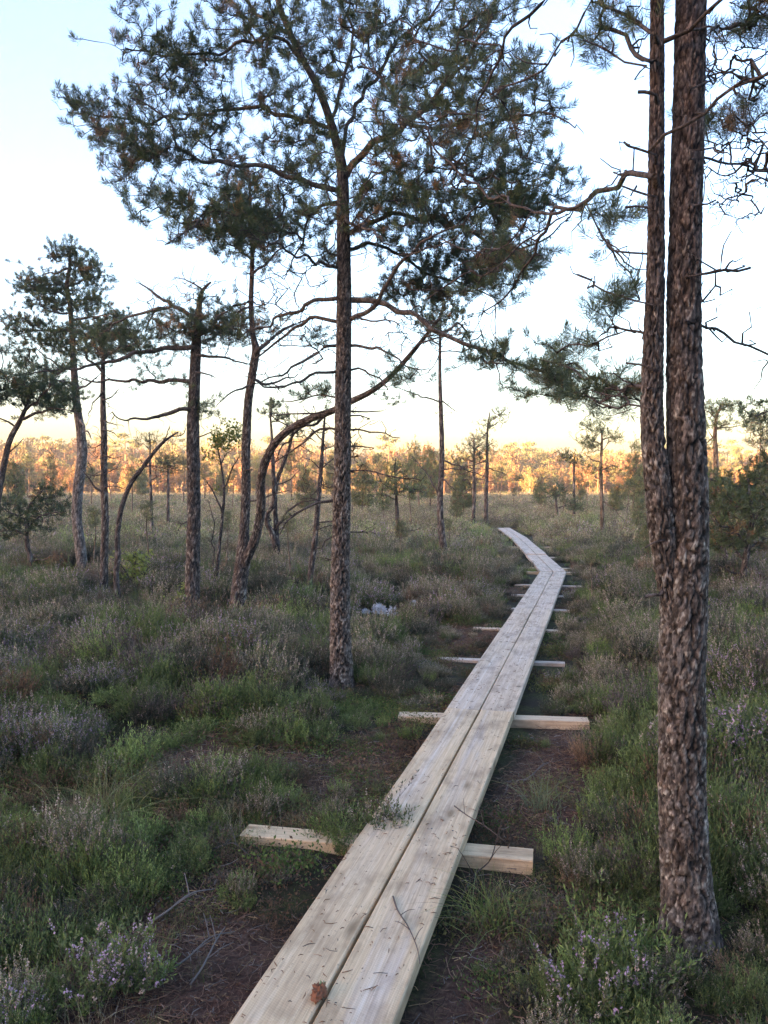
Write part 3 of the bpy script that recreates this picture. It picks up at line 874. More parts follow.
T1 = t.build('tall pine left of the boardwalk with a straight scaly trunk and the widest dark crown', nseg=72, zstep=.014, tuft_k=84, needle_w=.0036, needle_len=.046, shoot=.085, bark_depth=.012, twig_min=.0026,
             bark=(np.array((.145, .118, .103)), np.array((.085, .068, .062))))

# --- T2: pine with bare twisted top and long level branches
t = Tree('pine_tree', bdepth(193, 622), 103); L = t.limb; M = t.mass
t.trunk([(192, 640, 20), (192, 615, 17), (193, 560, 15), (194, 500, 14), (193, 450, 14), (194, 400, 12.5), (196, 350, 11), (198, 320, 8), (200, 300, 5.5), (203, 290, 4), (211, 282, 2)], dd=.1)
L([(193, 410), (180, 408), (160, 414), (140, 418), (122, 420), (112, 412)], 6, dd=-.3)
L([(194, 382), (175, 380), (150, 382), (120, 381), (92, 381), (74, 376)], 6, dd=.5)
L([(196, 347), (165, 349), (140, 353), (105, 364), (74, 368), (45, 370), (22, 376)], 6.5, dd=-.6)
L([(198, 320), (185, 312), (170, 305), (160, 298), (150, 289), (139, 283)], 6.5, dd=.3, r1=.008)
L([(172, 306), (156, 310), (149, 318), (146, 330)], 4.5, d0=.1, dd=.2, r1=.006)
L([(160, 308), (140, 315), (120, 322), (100, 334)], 4, d0=.1, dd=.4)
L([(197, 335), (215, 328), (232, 320), (246, 310), (262, 305)], 5.5, dd=.5)
L([(197, 355), (220, 358), (240, 362), (252, 365)], 4, dd=.2, r1=.006)
L([(195, 372), (205, 374), (216, 378)], 3, dd=-.2)
L([(200, 305), (206, 298), (216, 296)], 3, dd=.2)
L([(203, 290), (190, 282), (182, 280), (176, 278)], 2.5, dd=.2)
L([(193, 440), (205, 436), (214, 430)], 2.2, r1=.003)
L([(193, 520), (182, 524), (178, 530)], 2.2, r1=.003)
M(180, 332, 28, 18, 100, rd=.5, brown=.4); M(228, 325, 38, 22, 110, d0=.3, rd=.5, brown=.2); M(120, 350, 30, 10, 30, d0=-.2, rd=.4)
M(60, 368, 35, 8, 24, d0=-.4, rd=.3); M(210, 400, 14, 16, 16, rd=.3); M(160, 375, 40, 8, 16, d0=.2, rd=.3)
M(195, 285, 30, 16, 46, rd=.4, needle=False, clump=1); M(160, 300, 24, 12, 24, d0=.2, rd=.3, needle=False, clump=1); M(215, 340, 45, 25, 60, rd=.5, needle=False)
t.grow()
t.build('dead-topped pine with long level side branches, left of the forked pine', tuft_k=56, needle_w=.0050, bark_depth=.011, nseg=40, zstep=.03, twig_min=.003)

# --- T4: forked pine with the curving limb
t = Tree('pine_tree', bdepth(236, 626), 104); L = t.limb; M = t.mass
t.trunk([(235, 645, 23), (237, 622, 19), (239, 590, 17), (243, 558, 16), (244, 535, 11), (246, 490, 10), (246, 450, 9.5), (248, 405, 9), (253, 370, 9), (256, 350, 8.5), (253, 335, 6), (251, 305, 5.5), (252, 270, 5), (252, 235, 4), (250, 200, 3), (250, 175, 2)], dd=.2)
t.trunk([(241, 572, 10), (248, 556, 10), (256, 536, 10), (261, 510, 9.5), (261, 480, 9), (266, 460, 9), (276, 442, 8.5), (292, 428, 8), (312, 418, 8), (332, 411, 7), (352, 401, 6.5), (372, 391, 6), (392, 375, 5.5), (410, 355, 5), (424, 338, 4), (440, 318, 2.5)], d0=.05, dd=-1.3)
L([(256, 352), (264, 344), (278, 334), (295, 325), (315, 318)], 5.5, dd=.4)
L([(253, 384), (238, 390), (228, 396), (218, 404)], 3, dd=-.2)
L([(254, 378), (266, 384), (285, 380), (300, 372)], 4, dd=.4)
L([(252, 300), (238, 305), (222, 315), (210, 322)], 4, dd=-.3)
L([(251, 275), (268, 262), (285, 248), (300, 240)], 3.5, dd=.2)
L([(252, 260), (238, 250), (226, 240), (214, 236)], 3.5, dd=-.3)
L([(251, 230), (265, 215), (280, 200), (290, 190)], 3, dd=-.3)
L([(251, 225), (238, 210), (226, 200)], 3, dd=.3)
L([(262, 500), (275, 494), (290, 490)], 2, r1=.003)
L([(330, 412), (318, 420), (300, 432), (284, 446), (275, 462)], 4, d0=-.6, dd=.3, r1=.004)
L([(292, 428), (278, 420), (270, 412)], 2, d0=-.4)
L([(246, 470), (254, 470)], 2.5, r1=.004)
L([(412, 352), (420, 345), (430, 338), (446, 336), (462, 334)], 2.5, d0=-1.2, dd=-.3)
M(255, 235, 38, 30, 190, rd=.5, brown=.12); M(250, 195, 30, 26, 100, rd=.5, brown=.12); M(285, 225, 22, 22, 60, rd=.4, brown=.1); M(225, 230, 20, 18, 45, rd=.4, brown=.1)
M(225, 315, 30, 18, 40, rd=.4, brown=.3); M(320, 340, 14, 8, 14, d0=.3, rd=.2)
M(275, 310, 45, 35, 70, rd=.6, needle=False); M(430, 325, 24, 14, 20, d0=-1.2, rd=.3)
t.grow()
t.build('forked pine whose right stem curves away behind the tall straight pine', tuft_k=56, needle_w=.0050, bark_depth=.011, nseg=44, zstep=.03, twig_min=.003)

# --- T3: thin straight pine with flat top
t = Tree('pine_tree', bdepth(104, 598), 105); L = t.limb; M = t.mass
t.trunk([(104, 612, 11), (104, 596, 9), (104, 560, 8.5), (105, 520, 8), (104, 480, 7.5), (104, 440, 7), (103, 405, 6), (103, 375, 5), (103, 350, 4), (102, 330, 2.5)], dd=.1)
L([(103, 372), (92, 362), (84, 352), (76, 346)], 4, dd=.3); L([(103, 360), (115, 350), (128, 344), (144, 340)], 4, dd=-.3)
L([(103, 392), (94, 404), (88, 414)], 2, dd=.2); L([(104, 400), (112, 396), (120, 388)], 2, dd=.2)
L([(104, 420), (112, 424), (122, 425)], 1.8); L([(104, 440), (98, 446), (90, 448)], 1.8); L([(104, 455), (114, 458), (122, 456)], 1.8); L([(104, 430), (114, 433), (118, 437)], 1.8)
L([(104, 474), (96, 476), (86, 474)], 1.8); L([(104, 488), (112, 486), (124, 489)], 1.8); L([(103, 492), (96, 488), (88, 478), (82, 470)], 3)
M(115, 334, 38, 14, 130, rd=.5, brown=.05); M(92, 352, 26, 10, 40, rd=.4); M(135, 345, 16, 10, 30, rd=.3); M(104, 440, 18, 44, 44, rd=.3, needle=False, clump=1)
t.grow()
t.build('thin dark straight pine with a flat top and bare stubs, third trunk from the left', tuft_k=48, needle_w=.0064, nseg=24, zstep=.04, twig_min=.0035, col=(.05, .085, .04))

# --- T5: tall pine at the far left with bulging crown
t = Tree('pine_tree', bdepth(84, 578), 106); L = t.limb; M = t.mass
t.trunk([(84, 592, 15), (83, 575, 13), (80, 545, 11.5), (77, 520, 11), (78, 490, 11), (82, 458, 11), (81, 435, 10), (77, 405, 8.5), (74, 370, 7.5), (72, 335, 6), (70, 305, 5), (67, 285, 4.5), (70, 265, 3.5), (70, 248, 2)], dd=.1)
for a in [((72, 300), (58, 292), (42, 288), (24, 290)), ((70, 285), (85, 280), (98, 276)), ((72, 320), (90, 318), (105, 316), (116, 314)), ((72, 330), (50, 330), (30, 330), (15, 336)),
          ((74, 355), (60, 345), (48, 338)), ((75, 370), (60, 366), (45, 356), (35, 346)), ((76, 390), (90, 384), (100, 374)), ((76, 385), (60, 380), (48, 384)), ((70, 268), (58, 272), (40, 276)),
          ((72, 312), (56, 312), (40, 306)), ((80, 420), (86, 430), (92, 440))]:
    L(list(a), 3.5, dd=float(t.r.uniform(-.7, .7)))
M(70, 258, 18, 16, 85, rd=.5); M(45, 285, 28, 14, 136, rd=.6); M(92, 272, 16, 14, 76, rd=.5); M(45, 303, 24, 12, 93, rd=.6); M(108, 316, 14, 10, 51, rd=.4); M(85, 300, 20, 14, 76, rd=.5)
M(30, 330, 24, 14, 102, rd=.6); M(62, 335, 26, 18, 119, rd=.7); M(95, 335, 22, 14, 76, rd=.6); M(55, 378, 26, 16, 68, rd=.6); M(70, 395, 12, 12, 30, rd=.4); M(20, 358, 16, 12, 40, rd=.4)
t.grow()
t.build('grey-trunked pine with a tall bulging green crown, second trunk from the left edge', tuft_k=48, needle_w=.0075, needle_len=.055, nseg=30, zstep=.05, twig_min=.004, col=(.055, .085, .04), col2=(.085, .11, .04), bark=(np.array((.17, .15, .14)), np.array((.15, .10, .08))))

# --- T6: leaning pine cut by the left edge
t = Tree('pine_tree', 9.5, 107); L = t.limb; M = t.mass
t.trunk([(-16, 600, 9), (-12, 560, 8), (-4, 510, 7), (3, 470, 6.5), (10, 440, 6), (20, 421, 5), (27, 405, 3.5), (30, 390, 2)])
L([(20, 421), (38, 414), (52, 408), (66, 410), (76, 412)], 4, dd=-.3); L([(16, 428), (6, 420), (-8, 415)], 3); L([(26, 408), (20, 390), (14, 378)], 3, dd=.3); L([(6, 455), (16, 447), (22, 440)], 2)
L([(24, 412), (40, 396), (50, 385)], 3, dd=-.4)
M(28, 388, 32, 20, 110, rd=.5); M(58, 402, 20, 12, 40, rd=.4); M(0, 395, 20, 20, 40, rd=.4); M(-20, 400, 20, 20, 30, rd=.4); M(-2, 345, 10, 8, 10, rd=.2)
t.grow()
t.build('slender pine leaning in from the left edge with a low dark crown', tuft_k=48, needle_w=.0064, nseg=20, zstep=.05, twig_min=.003, col=(.045, .08, .045))

# --- T7: low broad young pine
t = Tree('pine_tree', bdepth(30, 577), 108); L = t.limb; M = t.mass
t.trunk([(31, 588, 8), (30, 570, 6.5), (30, 555, 5.5), (27, 545, 5), (27, 525, 4), (30, 505, 3), (45, 488, 2)])
L([(31, 561), (42, 560), (52, 556), (64, 555)], 2.4, r1=.006); L([(27, 535), (12, 530), (-4, 532)], 2.5, dd=.4); L([(27, 528), (45, 515), (66, 512)], 2.5, dd=-.4); L([(28, 520), (10, 512), (0, 506)], 2.5, dd=-.3)
M(14, 507, 26, 9, 60, rd=.6); M(50, 510, 24, 10, 60, rd=.6); M(24, 522, 40, 8, 50, rd=.6); M(48, 492, 16, 8, 30, rd=.4); M(10, 530, 20, 6, 20, rd=.4)
t.grow()
t.build('low broad young pine with flat layers, between the left edge and the grey-trunked pine', tuft_k=36, needle_w=.0095, needle_len=.06, nseg=14, zstep=.06, twig_min=.004)

# --- T8: crooked bare dead stem
t = Tree('dead_tree', bdepth(119, 606), 109); L = t.limb; M = t.mass
t.trunk([(119, 616, 8), (118, 600, 7), (116, 575, 6), (118, 555, 6), (117, 540, 5.5), (120, 515, 5.5), (125, 497, 5), (133, 480, 5), (143, 467, 4.5), (154, 452, 4), (166, 440, 3), (178, 432, 1.5)], dd=.4)
L([(160, 446), (166, 436), (170, 426)], 1.8); L([(140, 470), (152, 466), (160, 468)], 1.5); L([(170, 437), (182, 434), (186, 428)], 1.4)
t.build('thin crooked bare dead tree leaning right, beside the yellow-green bush', 'dead tree', nseg=18, zstep=.04)

# --- T10: thin leaning stem behind the main trunk
t = Tree('dead_tree', bdepth(309, 600), 110); L = t.limb; M = t.mass
t.trunk([(308, 612, 8), (309, 598, 7), (311, 570, 6.5), (315, 540, 6), (318, 505, 5.5), (321, 470, 4.5), (323, 440, 3.2), (325, 415, 2)], dd=.2)
for a in [((322, 468), (332, 460), (340, 452)), ((321, 470), (312, 462), (304, 458)), ((323, 450), (334, 446)), ((322, 440), (314, 432), (308, 420)), ((318, 500), (308, 498), (300, 500)), ((316, 530), (326, 526), (336, 525))]:
    L(list(a), 1.8, dd=.1)
M(322, 440, 14, 22, 20, rd=.2, needle=False); t.grow()
t.build('thin dark bare tree leaning slightly right, just left of the tall straight pine', 'dead tree', nseg=16, zstep=.05, twig_min=.003)

# --- T9: gnarled pine with the hanging swollen knot
t = Tree('pine_tree', bdepth(276, 566), 111); L = t.limb; M = t.mass
t.trunk([(277, 575, 9), (277, 562, 11), (276, 545, 9), (276, 525, 6), (275, 505, 5), (276, 485, 5), (283, 465, 4), (290, 445, 3), (294, 425, 2)], dd=.2)
t.trunk([(276, 545, 8), (272, 533, 6), (267, 523, 5.5), (268, 513, 5), (273, 505, 5), (274, 488, 5), (273, 465, 4), (272, 440, 3), (270, 412, 2)], dd=-.1, d0=-.05)
L([(276, 530), (281, 520), (288, 512), (300, 503), (312, 500), (325, 497)], 3.5, dd=-.2)
L([(277, 485), (290, 478), (300, 470)], 2); L([(271, 520), (265, 511), (264, 506)], 2.2)
M(270, 410, 14, 10, 26, rd=.4); M(297, 430, 10, 8, 16, rd=.3); M(280, 420, 18, 14, 20, rd=.4); t.grow()
t.build('small gnarled pine with a swollen dark base, between the forked and the tall straight pine', tuft_k=22, needle_w=.011, needle_len=.06, nseg=16, zstep=.05, twig_min=.004, col=(.08, .10, .04), bark=(np.array((.08, .065, .06)), np.array((.12, .09, .075))))

# --- T11: slim pine left of the boardwalk's far bend
t = Tree('pine_tree', bdepth(446, 566), 112); L = t.limb; M = t.mass
t.trunk([(447, 576, 11), (446, 562, 9.5), (443, 545, 8.5), (441, 525, 7.5), (440, 505, 7), (441, 480, 6.5), (442, 450, 5.5), (441, 415, 5), (440, 380, 4), (440, 345, 3.2), (441, 310, 2)], dd=.1)
L([(440, 500), (430, 480), (420, 465), (410, 455)], 2.5, dd=.3); L([(442, 478), (450, 485), (455, 490)], 2.6); L([(442, 460), (456, 465), (472, 472), (492, 478)], 2.4, dd=.2)
L([(442, 402), (428, 398), (410, 392), (390, 384)], 2.4, dd=-.3); L([(441, 400), (452, 408), (458, 412)], 2); L([(441, 470), (470, 468), (490, 470)], 1.8)
L([(440, 345), (425, 335), (412, 330)], 2.4); L([(440, 335), (455, 325), (468, 318)], 2.4)
M(443, 318, 30, 16, 70, rd=.7); M(425, 305, 20, 12, 30, rd=.5); M(462, 312, 18, 10, 30, rd=.5); M(395, 400, 12, 4, 8, rd=.2); M(446, 395, 12, 40, 16, rd=.3, needle=False)
t.grow()
t.build('slim straight pine left of the boardwalk\'s far bend, its lower trunk bare', tuft_k=36, needle_w=.0095, needle_len=.06, nseg=18, zstep=.06, twig_min=.004)

# --- T12, T13: pair beside the boardwalk's far end
t = Tree('pine_tree', bdepth(486, 529), 113); L = t.limb; M = t.mass
t.trunk([(486, 534, 5.5), (486, 525, 5), (486, 500, 4.5), (487, 470, 3.8), (487, 445, 3), (488, 425, 2), (490, 412, 1.2)])
for a in [((487, 432), (480, 440), (474, 446)), ((488, 428), (496, 424), (500, 420)), ((487, 445), (492, 444)), ((487, 468), (500, 472), (510, 477)), ((487, 460), (470, 466), (452, 468)), ((486, 490), (490, 485))]: L(list(a), 1.8, dd=float(t.r.uniform(-.6, .6)))
M(490, 424, 7, 4, 26, rd=.5, spread=.2); M(501, 415, 7, 4, 24, rd=.5, spread=.2); M(480, 438, 8, 5, 24, rd=.5, spread=.2); M(488, 448, 8, 4, 14, rd=.5, spread=.2)
t.grow(step=.12)
t.build('tallest slim pine next to where the boardwalk disappears', group=None, tuft_k=14, needle_w=.014, needle_len=.09, shoot=.14, nseg=12, zstep=.12, twig_min=.007, col=(.075, .105, .04), col2=(.11, .13, .05))
t = Tree('pine_tree', bdepth(473, 531), 114); L = t.limb; M = t.mass
t.trunk([(473, 535, 5), (473, 525, 4.5), (474, 500, 4), (474, 475, 3.4), (474, 455, 2.4), (474, 440, 1.3)])
for a in [((474, 462), (464, 458), (458, 456)), ((474, 455), (482, 452)), ((474, 470), (462, 474), (448, 474)), ((474, 478), (486, 480), (498, 484)), ((474, 488), (462, 494), (450, 496))]: L(list(a), 1.7, dd=float(t.r.uniform(-.6, .6)))
M(472, 446, 8, 6, 36, rd=.6, spread=.2); M(464, 457, 8, 4, 22, rd=.5, spread=.2); M(480, 455, 6, 4, 16, rd=.5, spread=.2); M(472, 478, 24, 12, 30, rd=.6, needle=False)
t.grow(step=.12)
t.build('shorter slim pine with drooping bare branches, left of the tallest at the boardwalk\'s end', tuft_k=14, needle_w=.014, needle_len=.09, shoot=.14, nseg=12, zstep=.12, twig_min=.007)

# --- T14: lit airy pine right of the boardwalk
t = Tree('pine_tree', bdepth(602, 543), 115); L = t.limb; M = t.mass
t.trunk([(602, 550, 5.5), (602, 540, 5), (602, 510, 4.5), (601, 480, 4), (601, 460, 3.2), (602, 440, 2.4), (601, 428, 1.5)])
for a in [((601, 445), (592, 440), (584, 436)), ((602, 440), (610, 438), (617, 440)), ((601, 462), (590, 458), (582, 452)), ((602, 470), (612, 466), (622, 470)), ((601, 480), (592, 476)), ((602, 500), (614, 510), (624, 520))]: L(list(a), 2, dd=float(t.r.uniform(-.5, .5)))
M(600, 431, 7, 4, 26, rd=.4, spread=.12); M(589, 426, 6, 4, 20, rd=.3, spread=.12); M(588, 443, 9, 4, 26, rd=.4, spread=.12); M(614, 437, 8, 4, 20, rd=.4, spread=.12); M(596, 448, 8, 5, 20, rd=.4, spread=.12)
M(592, 470, 10, 4, 16, rd=.3, spread=.12); M(614, 472, 10, 4, 16, rd=.3, spread=.12)
t.grow(step=.1)
t.build('airy pine with separate pale green tufts, left of the thick double trunk', tuft_k=16, needle_w=.011, needle_len=.08, shoot=.12, nseg=12, zstep=.1, twig_min=.005, col=(.095, .13, .045), col2=(.13, .16, .06), bark=(np.array((.24, .17, .12)), np.array((.28, .17, .11))))

# --- T16: tall pine far right with umbrella top
t = Tree('pine_tree', 21.0, 116); L = t.limb; M = t.mass
t.trunk([(716, 552, 7), (716, 530, 6.5), (716, 490, 6), (716, 460, 5.5), (715, 435, 4.5), (717, 415, 3), (722, 405, 1.5)])
for a in [((716, 430), (724, 425), (734, 424)), ((716, 418), (708, 412), (702, 408)), ((717, 412), (728, 406), (736, 404)), ((716, 435), (707, 442), (702, 452)), ((716, 428), (726, 427), (740, 425), (746, 426)), ((715, 440), (708, 430))]: L(list(a), 2, dd=float(t.r.uniform(-.5, .5)))
M(716, 408, 12, 5, 50, rd=.6, spread=.14); M(732, 405, 7, 4, 26, rd=.4, spread=.14); M(713, 424, 12, 4, 36, rd=.5, spread=.14); M(740, 426, 6, 2, 10, rd=.3, spread=.1); M(704, 448, 6, 10, 20, rd=.4, spread=.14)
t.grow(step=.1)
t.build('tall pine with an umbrella-shaped olive top, right of the thick double trunk', tuft_k=16, needle_w=.012, needle_len=.08, shoot=.12, nseg=12, zstep=.1, twig_min=.005, col=(.095, .125, .045), col2=(.13, .15, .05), bark=(np.array((.24, .17, .12)), np.array((.3, .17, .11))))

# --- T17: bushy young pines at the right edge
t = Tree('pine_tree', bdepth(742, 598), 117); L = t.limb; M = t.mass
t.trunk([(742, 612, 9), (742, 596, 7.5), (744, 570, 6.5), (748, 545, 6), (752, 520, 5), (750, 495, 3.5), (748, 478, 2)])
for a in [((744, 560), (730, 545), (716, 538), (704, 540)), ((748, 545), (735, 530), (722, 526), (712, 515)), ((752, 525), (762, 510), (776, 500)), ((748, 548), (764, 540), (780, 536)), ((752, 515), (738, 505), (728, 498)), ((743, 575), (728, 570), (714, 560))]: L(list(a), 3, dd=float(t.r.uniform(-.7, .7)))
M(722, 500, 24, 18, 70, rd=.7, brown=.1); M(752, 488, 22, 16, 60, rd=.7); M(735, 535, 34, 18, 80, rd=.8, brown=.35); M(768, 515, 24, 22, 60, rd=.7); M(715, 540, 16, 14, 24, rd=.5, brown=.3); M(760, 470, 14, 10, 24, rd=.5)
t.grow()
t.build('bushy low pine with tangled brown-tipped branches at the right edge', tuft_k=48, needle_w=.0075, needle_len=.055, nseg=16, zstep=.05, twig_min=.003, col=(.06, .095, .04), col2=(.10, .12, .045))
t = Tree('pine_tree', bdepth(722, 565), 118); L = t.limb; M = t.mass
t.trunk([(722, 574, 7), (722, 560, 6), (720, 530, 5), (718, 500, 3.5), (714, 478, 2)])
for a in [((720, 520), (734, 505), (744, 492)), ((720, 525), (708, 515), (700, 510)), ((718, 500), (726, 488)), ((720, 530), (736, 528), (752, 520))]: L(list(a), 2.4, dd=float(t.r.uniform(-.7, .7)))
M(712, 486, 16, 14, 60, rd=.8); M(735, 492, 16, 14, 60, rd=.8); M(722, 515, 26, 12, 50, rd=.8); M(752, 505, 18, 10, 30, rd=.6)
t.grow()
t.build('dense green young pine behind the tangled one at the right edge', tuft_k=36, needle_w=.0095, needle_len=.06, nseg=14, zstep=.06, twig_min=.004, col=(.06, .10, .04), col2=(.10, .135, .045))
# pine cut by the right edge: only branch tips reach into the photo
t = Tree('pine_tree', 8.6, 119); L = t.limb; M = t.mass
t.trunk([(835, 620, 14), (834, 560, 12), (832, 480, 11), (834, 400, 9), (833, 330, 6), (832, 280, 3)])
L([(833, 400), (805, 402), (780, 408), (760, 414), (748, 417)], 4, dd=-.3); L([(833, 440), (800, 455), (775, 462)], 4); L([(833, 360), (860, 350), (890, 345)], 4); L([(832, 320), (800, 315), (790, 310)], 4)
M(760, 412, 16, 5, 16, d0=-.2, rd=.2); M(800, 400, 24, 12, 40, rd=.4); M(835, 300, 40, 30, 120, rd=.5); M(860, 345, 40, 20, 60, rd=.5); M(790, 458, 20, 12, 34, rd=.4)
t.grow()
t.build('pine standing past the right edge, only its branch tips reaching into view', tuft_k=48, needle_w=.0064, nseg=20, zstep=.05, twig_min=.003)
# T15 and T21 : smaller ones
t = Tree('pine_tree', bdepth(398, 548), 120); L = t.limb; M = t.mass
t.trunk([(398, 554, 5.5), (398, 545, 5), (397, 515, 4), (396, 490, 3), (395, 468, 2), (396, 458, 1)])
for a in [((397, 528), (408, 531), (420, 528)), ((396, 500), (386, 496), (378, 494)), ((396, 495), (406, 490), (414, 486)), ((395, 480), (384, 476)), ((395, 475), (406, 470))]: L(list(a), 1.7, dd=float(t.r.uniform(-.5, .5)))
M(392, 488, 16, 8, 60, rd=.7, spread=.15); M(412, 490, 10, 8, 34, rd=.5, spread=.15); M(398, 470, 10, 8, 40, rd=.5, spread=.15); M(380, 498, 8, 5, 16, rd=.4, spread=.15)
t.grow(step=.1)
t.build('small bushy green pine, right of the tall straight pine trunk', tuft_k=15, needle_w=.011, needle_len=.08, shoot=.12, nseg=12, zstep=.1, twig_min=.005, col=(.07, .115, .045), col2=(.11, .15, .05))
t = Tree('pine_tree', 36.0, 121); L = t.limb; M = t.mass
t.trunk([(574, 525, 3.6), (574, 510, 3.2), (574, 480, 2.8), (574, 465, 2), (575, 455, 1.2)])
for a in [((574, 465), (566, 460), (560, 458)), ((574, 462), (582, 462))]: L(list(a), 1.4, dd=.3)
M(569, 456, 10, 3.5, 46, rd=.6, spread=.2); M(577, 461, 7, 2.5, 16, rd=.4, spread=.2)
t.grow(step=.15)
t.build('small pine with one flat olive tuft, left of the airy pale green pine', tuft_k=14, needle_w=.018, needle_len=.11, shoot=.16, nseg=10, zstep=.15, twig_min=.008, col=(.085, .105, .04), col2=(.11, .13, .05))
t = Tree('pine_tree', bdepth(556, 524), 122); L = t.limb; M = t.mass
t.trunk([(557, 527, 3.6), (557, 515, 3), (556, 500, 2.4), (556, 490, 1.4)])
for a in [((557, 508), (548, 500)), ((557, 508), (566, 505), (572, 506))]: L(list(a), 1.4, dd=.3)
M(555, 492, 10, 4, 60, rd=.8, spread=.2); M(574, 506, 14, 2.5, 40, rd=.6, spread=.2)
t.grow(step=.15)
t.build('squat dark green pine beside the boardwalk\'s far end, under the flat-tufted one', tuft_k=14, needle_w=.018, needle_len=.11, shoot=.16, nseg=10, zstep=.15, twig_min=.008, col=(.05, .09, .04), col2=(.08, .12, .045))
t = Tree('pine_tree', bdepth(152, 546), 123); L = t.limb; M = t.mass
t.trunk([(152, 552, 4.5), (152, 540, 4), (151, 500, 3.2), (150, 465, 2.4), (150, 445, 1.6), (149, 432, 1)])
for a in [((150, 455), (158, 448)), ((150, 450), (144, 444)), ((150, 468), (140, 460)), ((151, 480), (160, 476))]: L(list(a), 1.4, dd=.2)
M(150, 440, 7, 10, 30, rd=.4, spread=.14); M(150, 468, 10, 18, 24, rd=.4, needle=False)
t.grow(step=.1)
t.build('spindly almost bare pine seen between the crooked dead stem and the dead-topped pine', tuft_k=12, needle_w=.01, needle_len=.08, nseg=10, zstep=.1, twig_min=.005, col=(.10, .115, .05), col2=(.12, .13, .05))
t = Tree('pine_tree', 27.0, 124); L = t.limb; M = t.mass
t.trunk([(168, 532, 4), (168, 515, 3.6), (168, 485, 3), (168, 470, 2), (168, 460, 1.2)])
for a in [((168, 470), (160, 466), (156, 464)), ((168, 468), (176, 464))]: L(list(a), 1.4, dd=.3)
M(166, 462, 10, 4, 50, rd=.7, spread=.18); M(172, 470, 7, 3, 20, rd=.4, spread=.18)
t.grow(step=.12)
t.build('small umbrella-topped pine just left of the dead-topped pine\'s trunk', tuft_k=14, needle_w=.014, needle_len=.1, shoot=.14, nseg=10, zstep=.12, twig_min=.007, col=(.085, .11, .05), col2=(.11, .13, .055))

# --- young birches: thin many-stemmed, few leaves
def birch(base, stems, leafm, seed, label, D, leaf=.022, col=((.10, .16, .03), (.22, .24, .05)), name='young_birch', cat='young birch'):
    t = Tree(name, D, seed)
    for i, s_ in enumerate(stems):
        if i == 0: t.trunk(s_, dd=.1)
        else: t.limb([(a, b_) for a, b_, c_ in s_], s_[0][2], dd=float(t.r.uniform(-.3, .3)))
    for mm in leafm: t.mass(*mm[:5], rd=mm[5], spread=.05, clump=3)
    t.grow(step=.05)
    tp = t.tp; t.tp = []
    root = t.build(label, cat, nseg=10, zstep=.05, twig_min=.0022, bark=(np.array((.10, .085, .08)), np.array((.13, .11, .10))))
    b0 = t.trunks[0][0, :3]
    P = np.array([t.P[e] for e, _ in tp]); K = 9
    c = (P[:, None] + t.r.normal(0, .04, (len(P), K, 3))).reshape(-1, 3) - b0
    n_ = norm(t.r.normal(0, 1, c.shape) + (0, 0, .8)); a, b2 = frames(n_)
    sz = leaf * (.6 + .8 * t.r.random((len(c), 1)))
    V = np.stack([c - a * sz, c + b2 * sz * .6, c + a * sz * 1.1 + n_ * sz * .3, c - b2 * sz * .6], 1).reshape(-1, 3)
    q = np.arange(len(c))[:, None] * 4
    h = t.r.random((len(c), 1)); cc = np.asarray(col[0]) * (1 - h) + np.asarray(col[1]) * h
    mb = MB(); mb.add(V, None, q + np.arange(4)[None], np.repeat(cc, 4, 0)); mb.obj('leaves', M_leaf, root, smooth=False)
    return root
birch(None, [[(216, 606, 5), (216, 585, 4), (219, 550, 3.6), (223, 510, 3.2), (224, 490, 2.8), (221, 465, 2), (217, 445, 1.2)], [(222, 512, 2.6), (212, 495, 2), (206, 480, 1)], [(224, 488, 2.2), (232, 470, 1.6), (240, 455, 1)], [(217, 600, 2.6), (212, 560, 2), (214, 530, 1.5), (208, 500, 1)], [(221, 470, 1.6), (226, 455, 1.2), (236, 446, .8)]],
      [(225, 440, 14, 14, 30, .25), (232, 432, 10, 8, 14, .2), (210, 470, 8, 18, 6, .2)], 131, 'thin leafy sapling with several stems, between the dead-topped pine and the forked pine', bdepth(216, 600))
for (bx, by, rx, ry, n, lab, sd_) in [(134, 586, 20, 22, 80, 'yellow-green leafy bush right of the crooked dead stem', 132), (178, 612, 8, 16, 30, 'narrow yellow-green bush hugging the foot of the dead-topped pine', 133)]:
    birch(None, [[(bx, by + 14, 4), (bx, by, 3), (bx + 1, by - ry, 2), (bx + 2, by - ry * 1.7, 1)], [(bx, by, 2.4), (bx - rx * .7, by - ry, 1)], [(bx, by, 2.4), (bx + rx * .8, by - ry * .9, 1)]],
          [(bx, by - ry * .7, rx, ry, n, .3)], sd_, lab, bdepth(bx, by + 8), leaf=.02, col=((.15, .21, .045), (.26, .28, .07)), name='leafy_bush', cat='bush')
birch(None, [[(728, 580, 4), (727, 560, 3), (724, 545, 2), (722, 532, 1)], [(727, 562, 2), (738, 548, 1)], [(727, 560, 2), (714, 548, 1)]], [(724, 540, 22, 12, 26, .3)], 134, 'small bush with sparse rust-coloured leaves, right of the thick double trunk', bdepth(728, 575), leaf=.024, col=((.26, .10, .04), (.34, .17, .07)), name='leafy_bush', cat='bush')
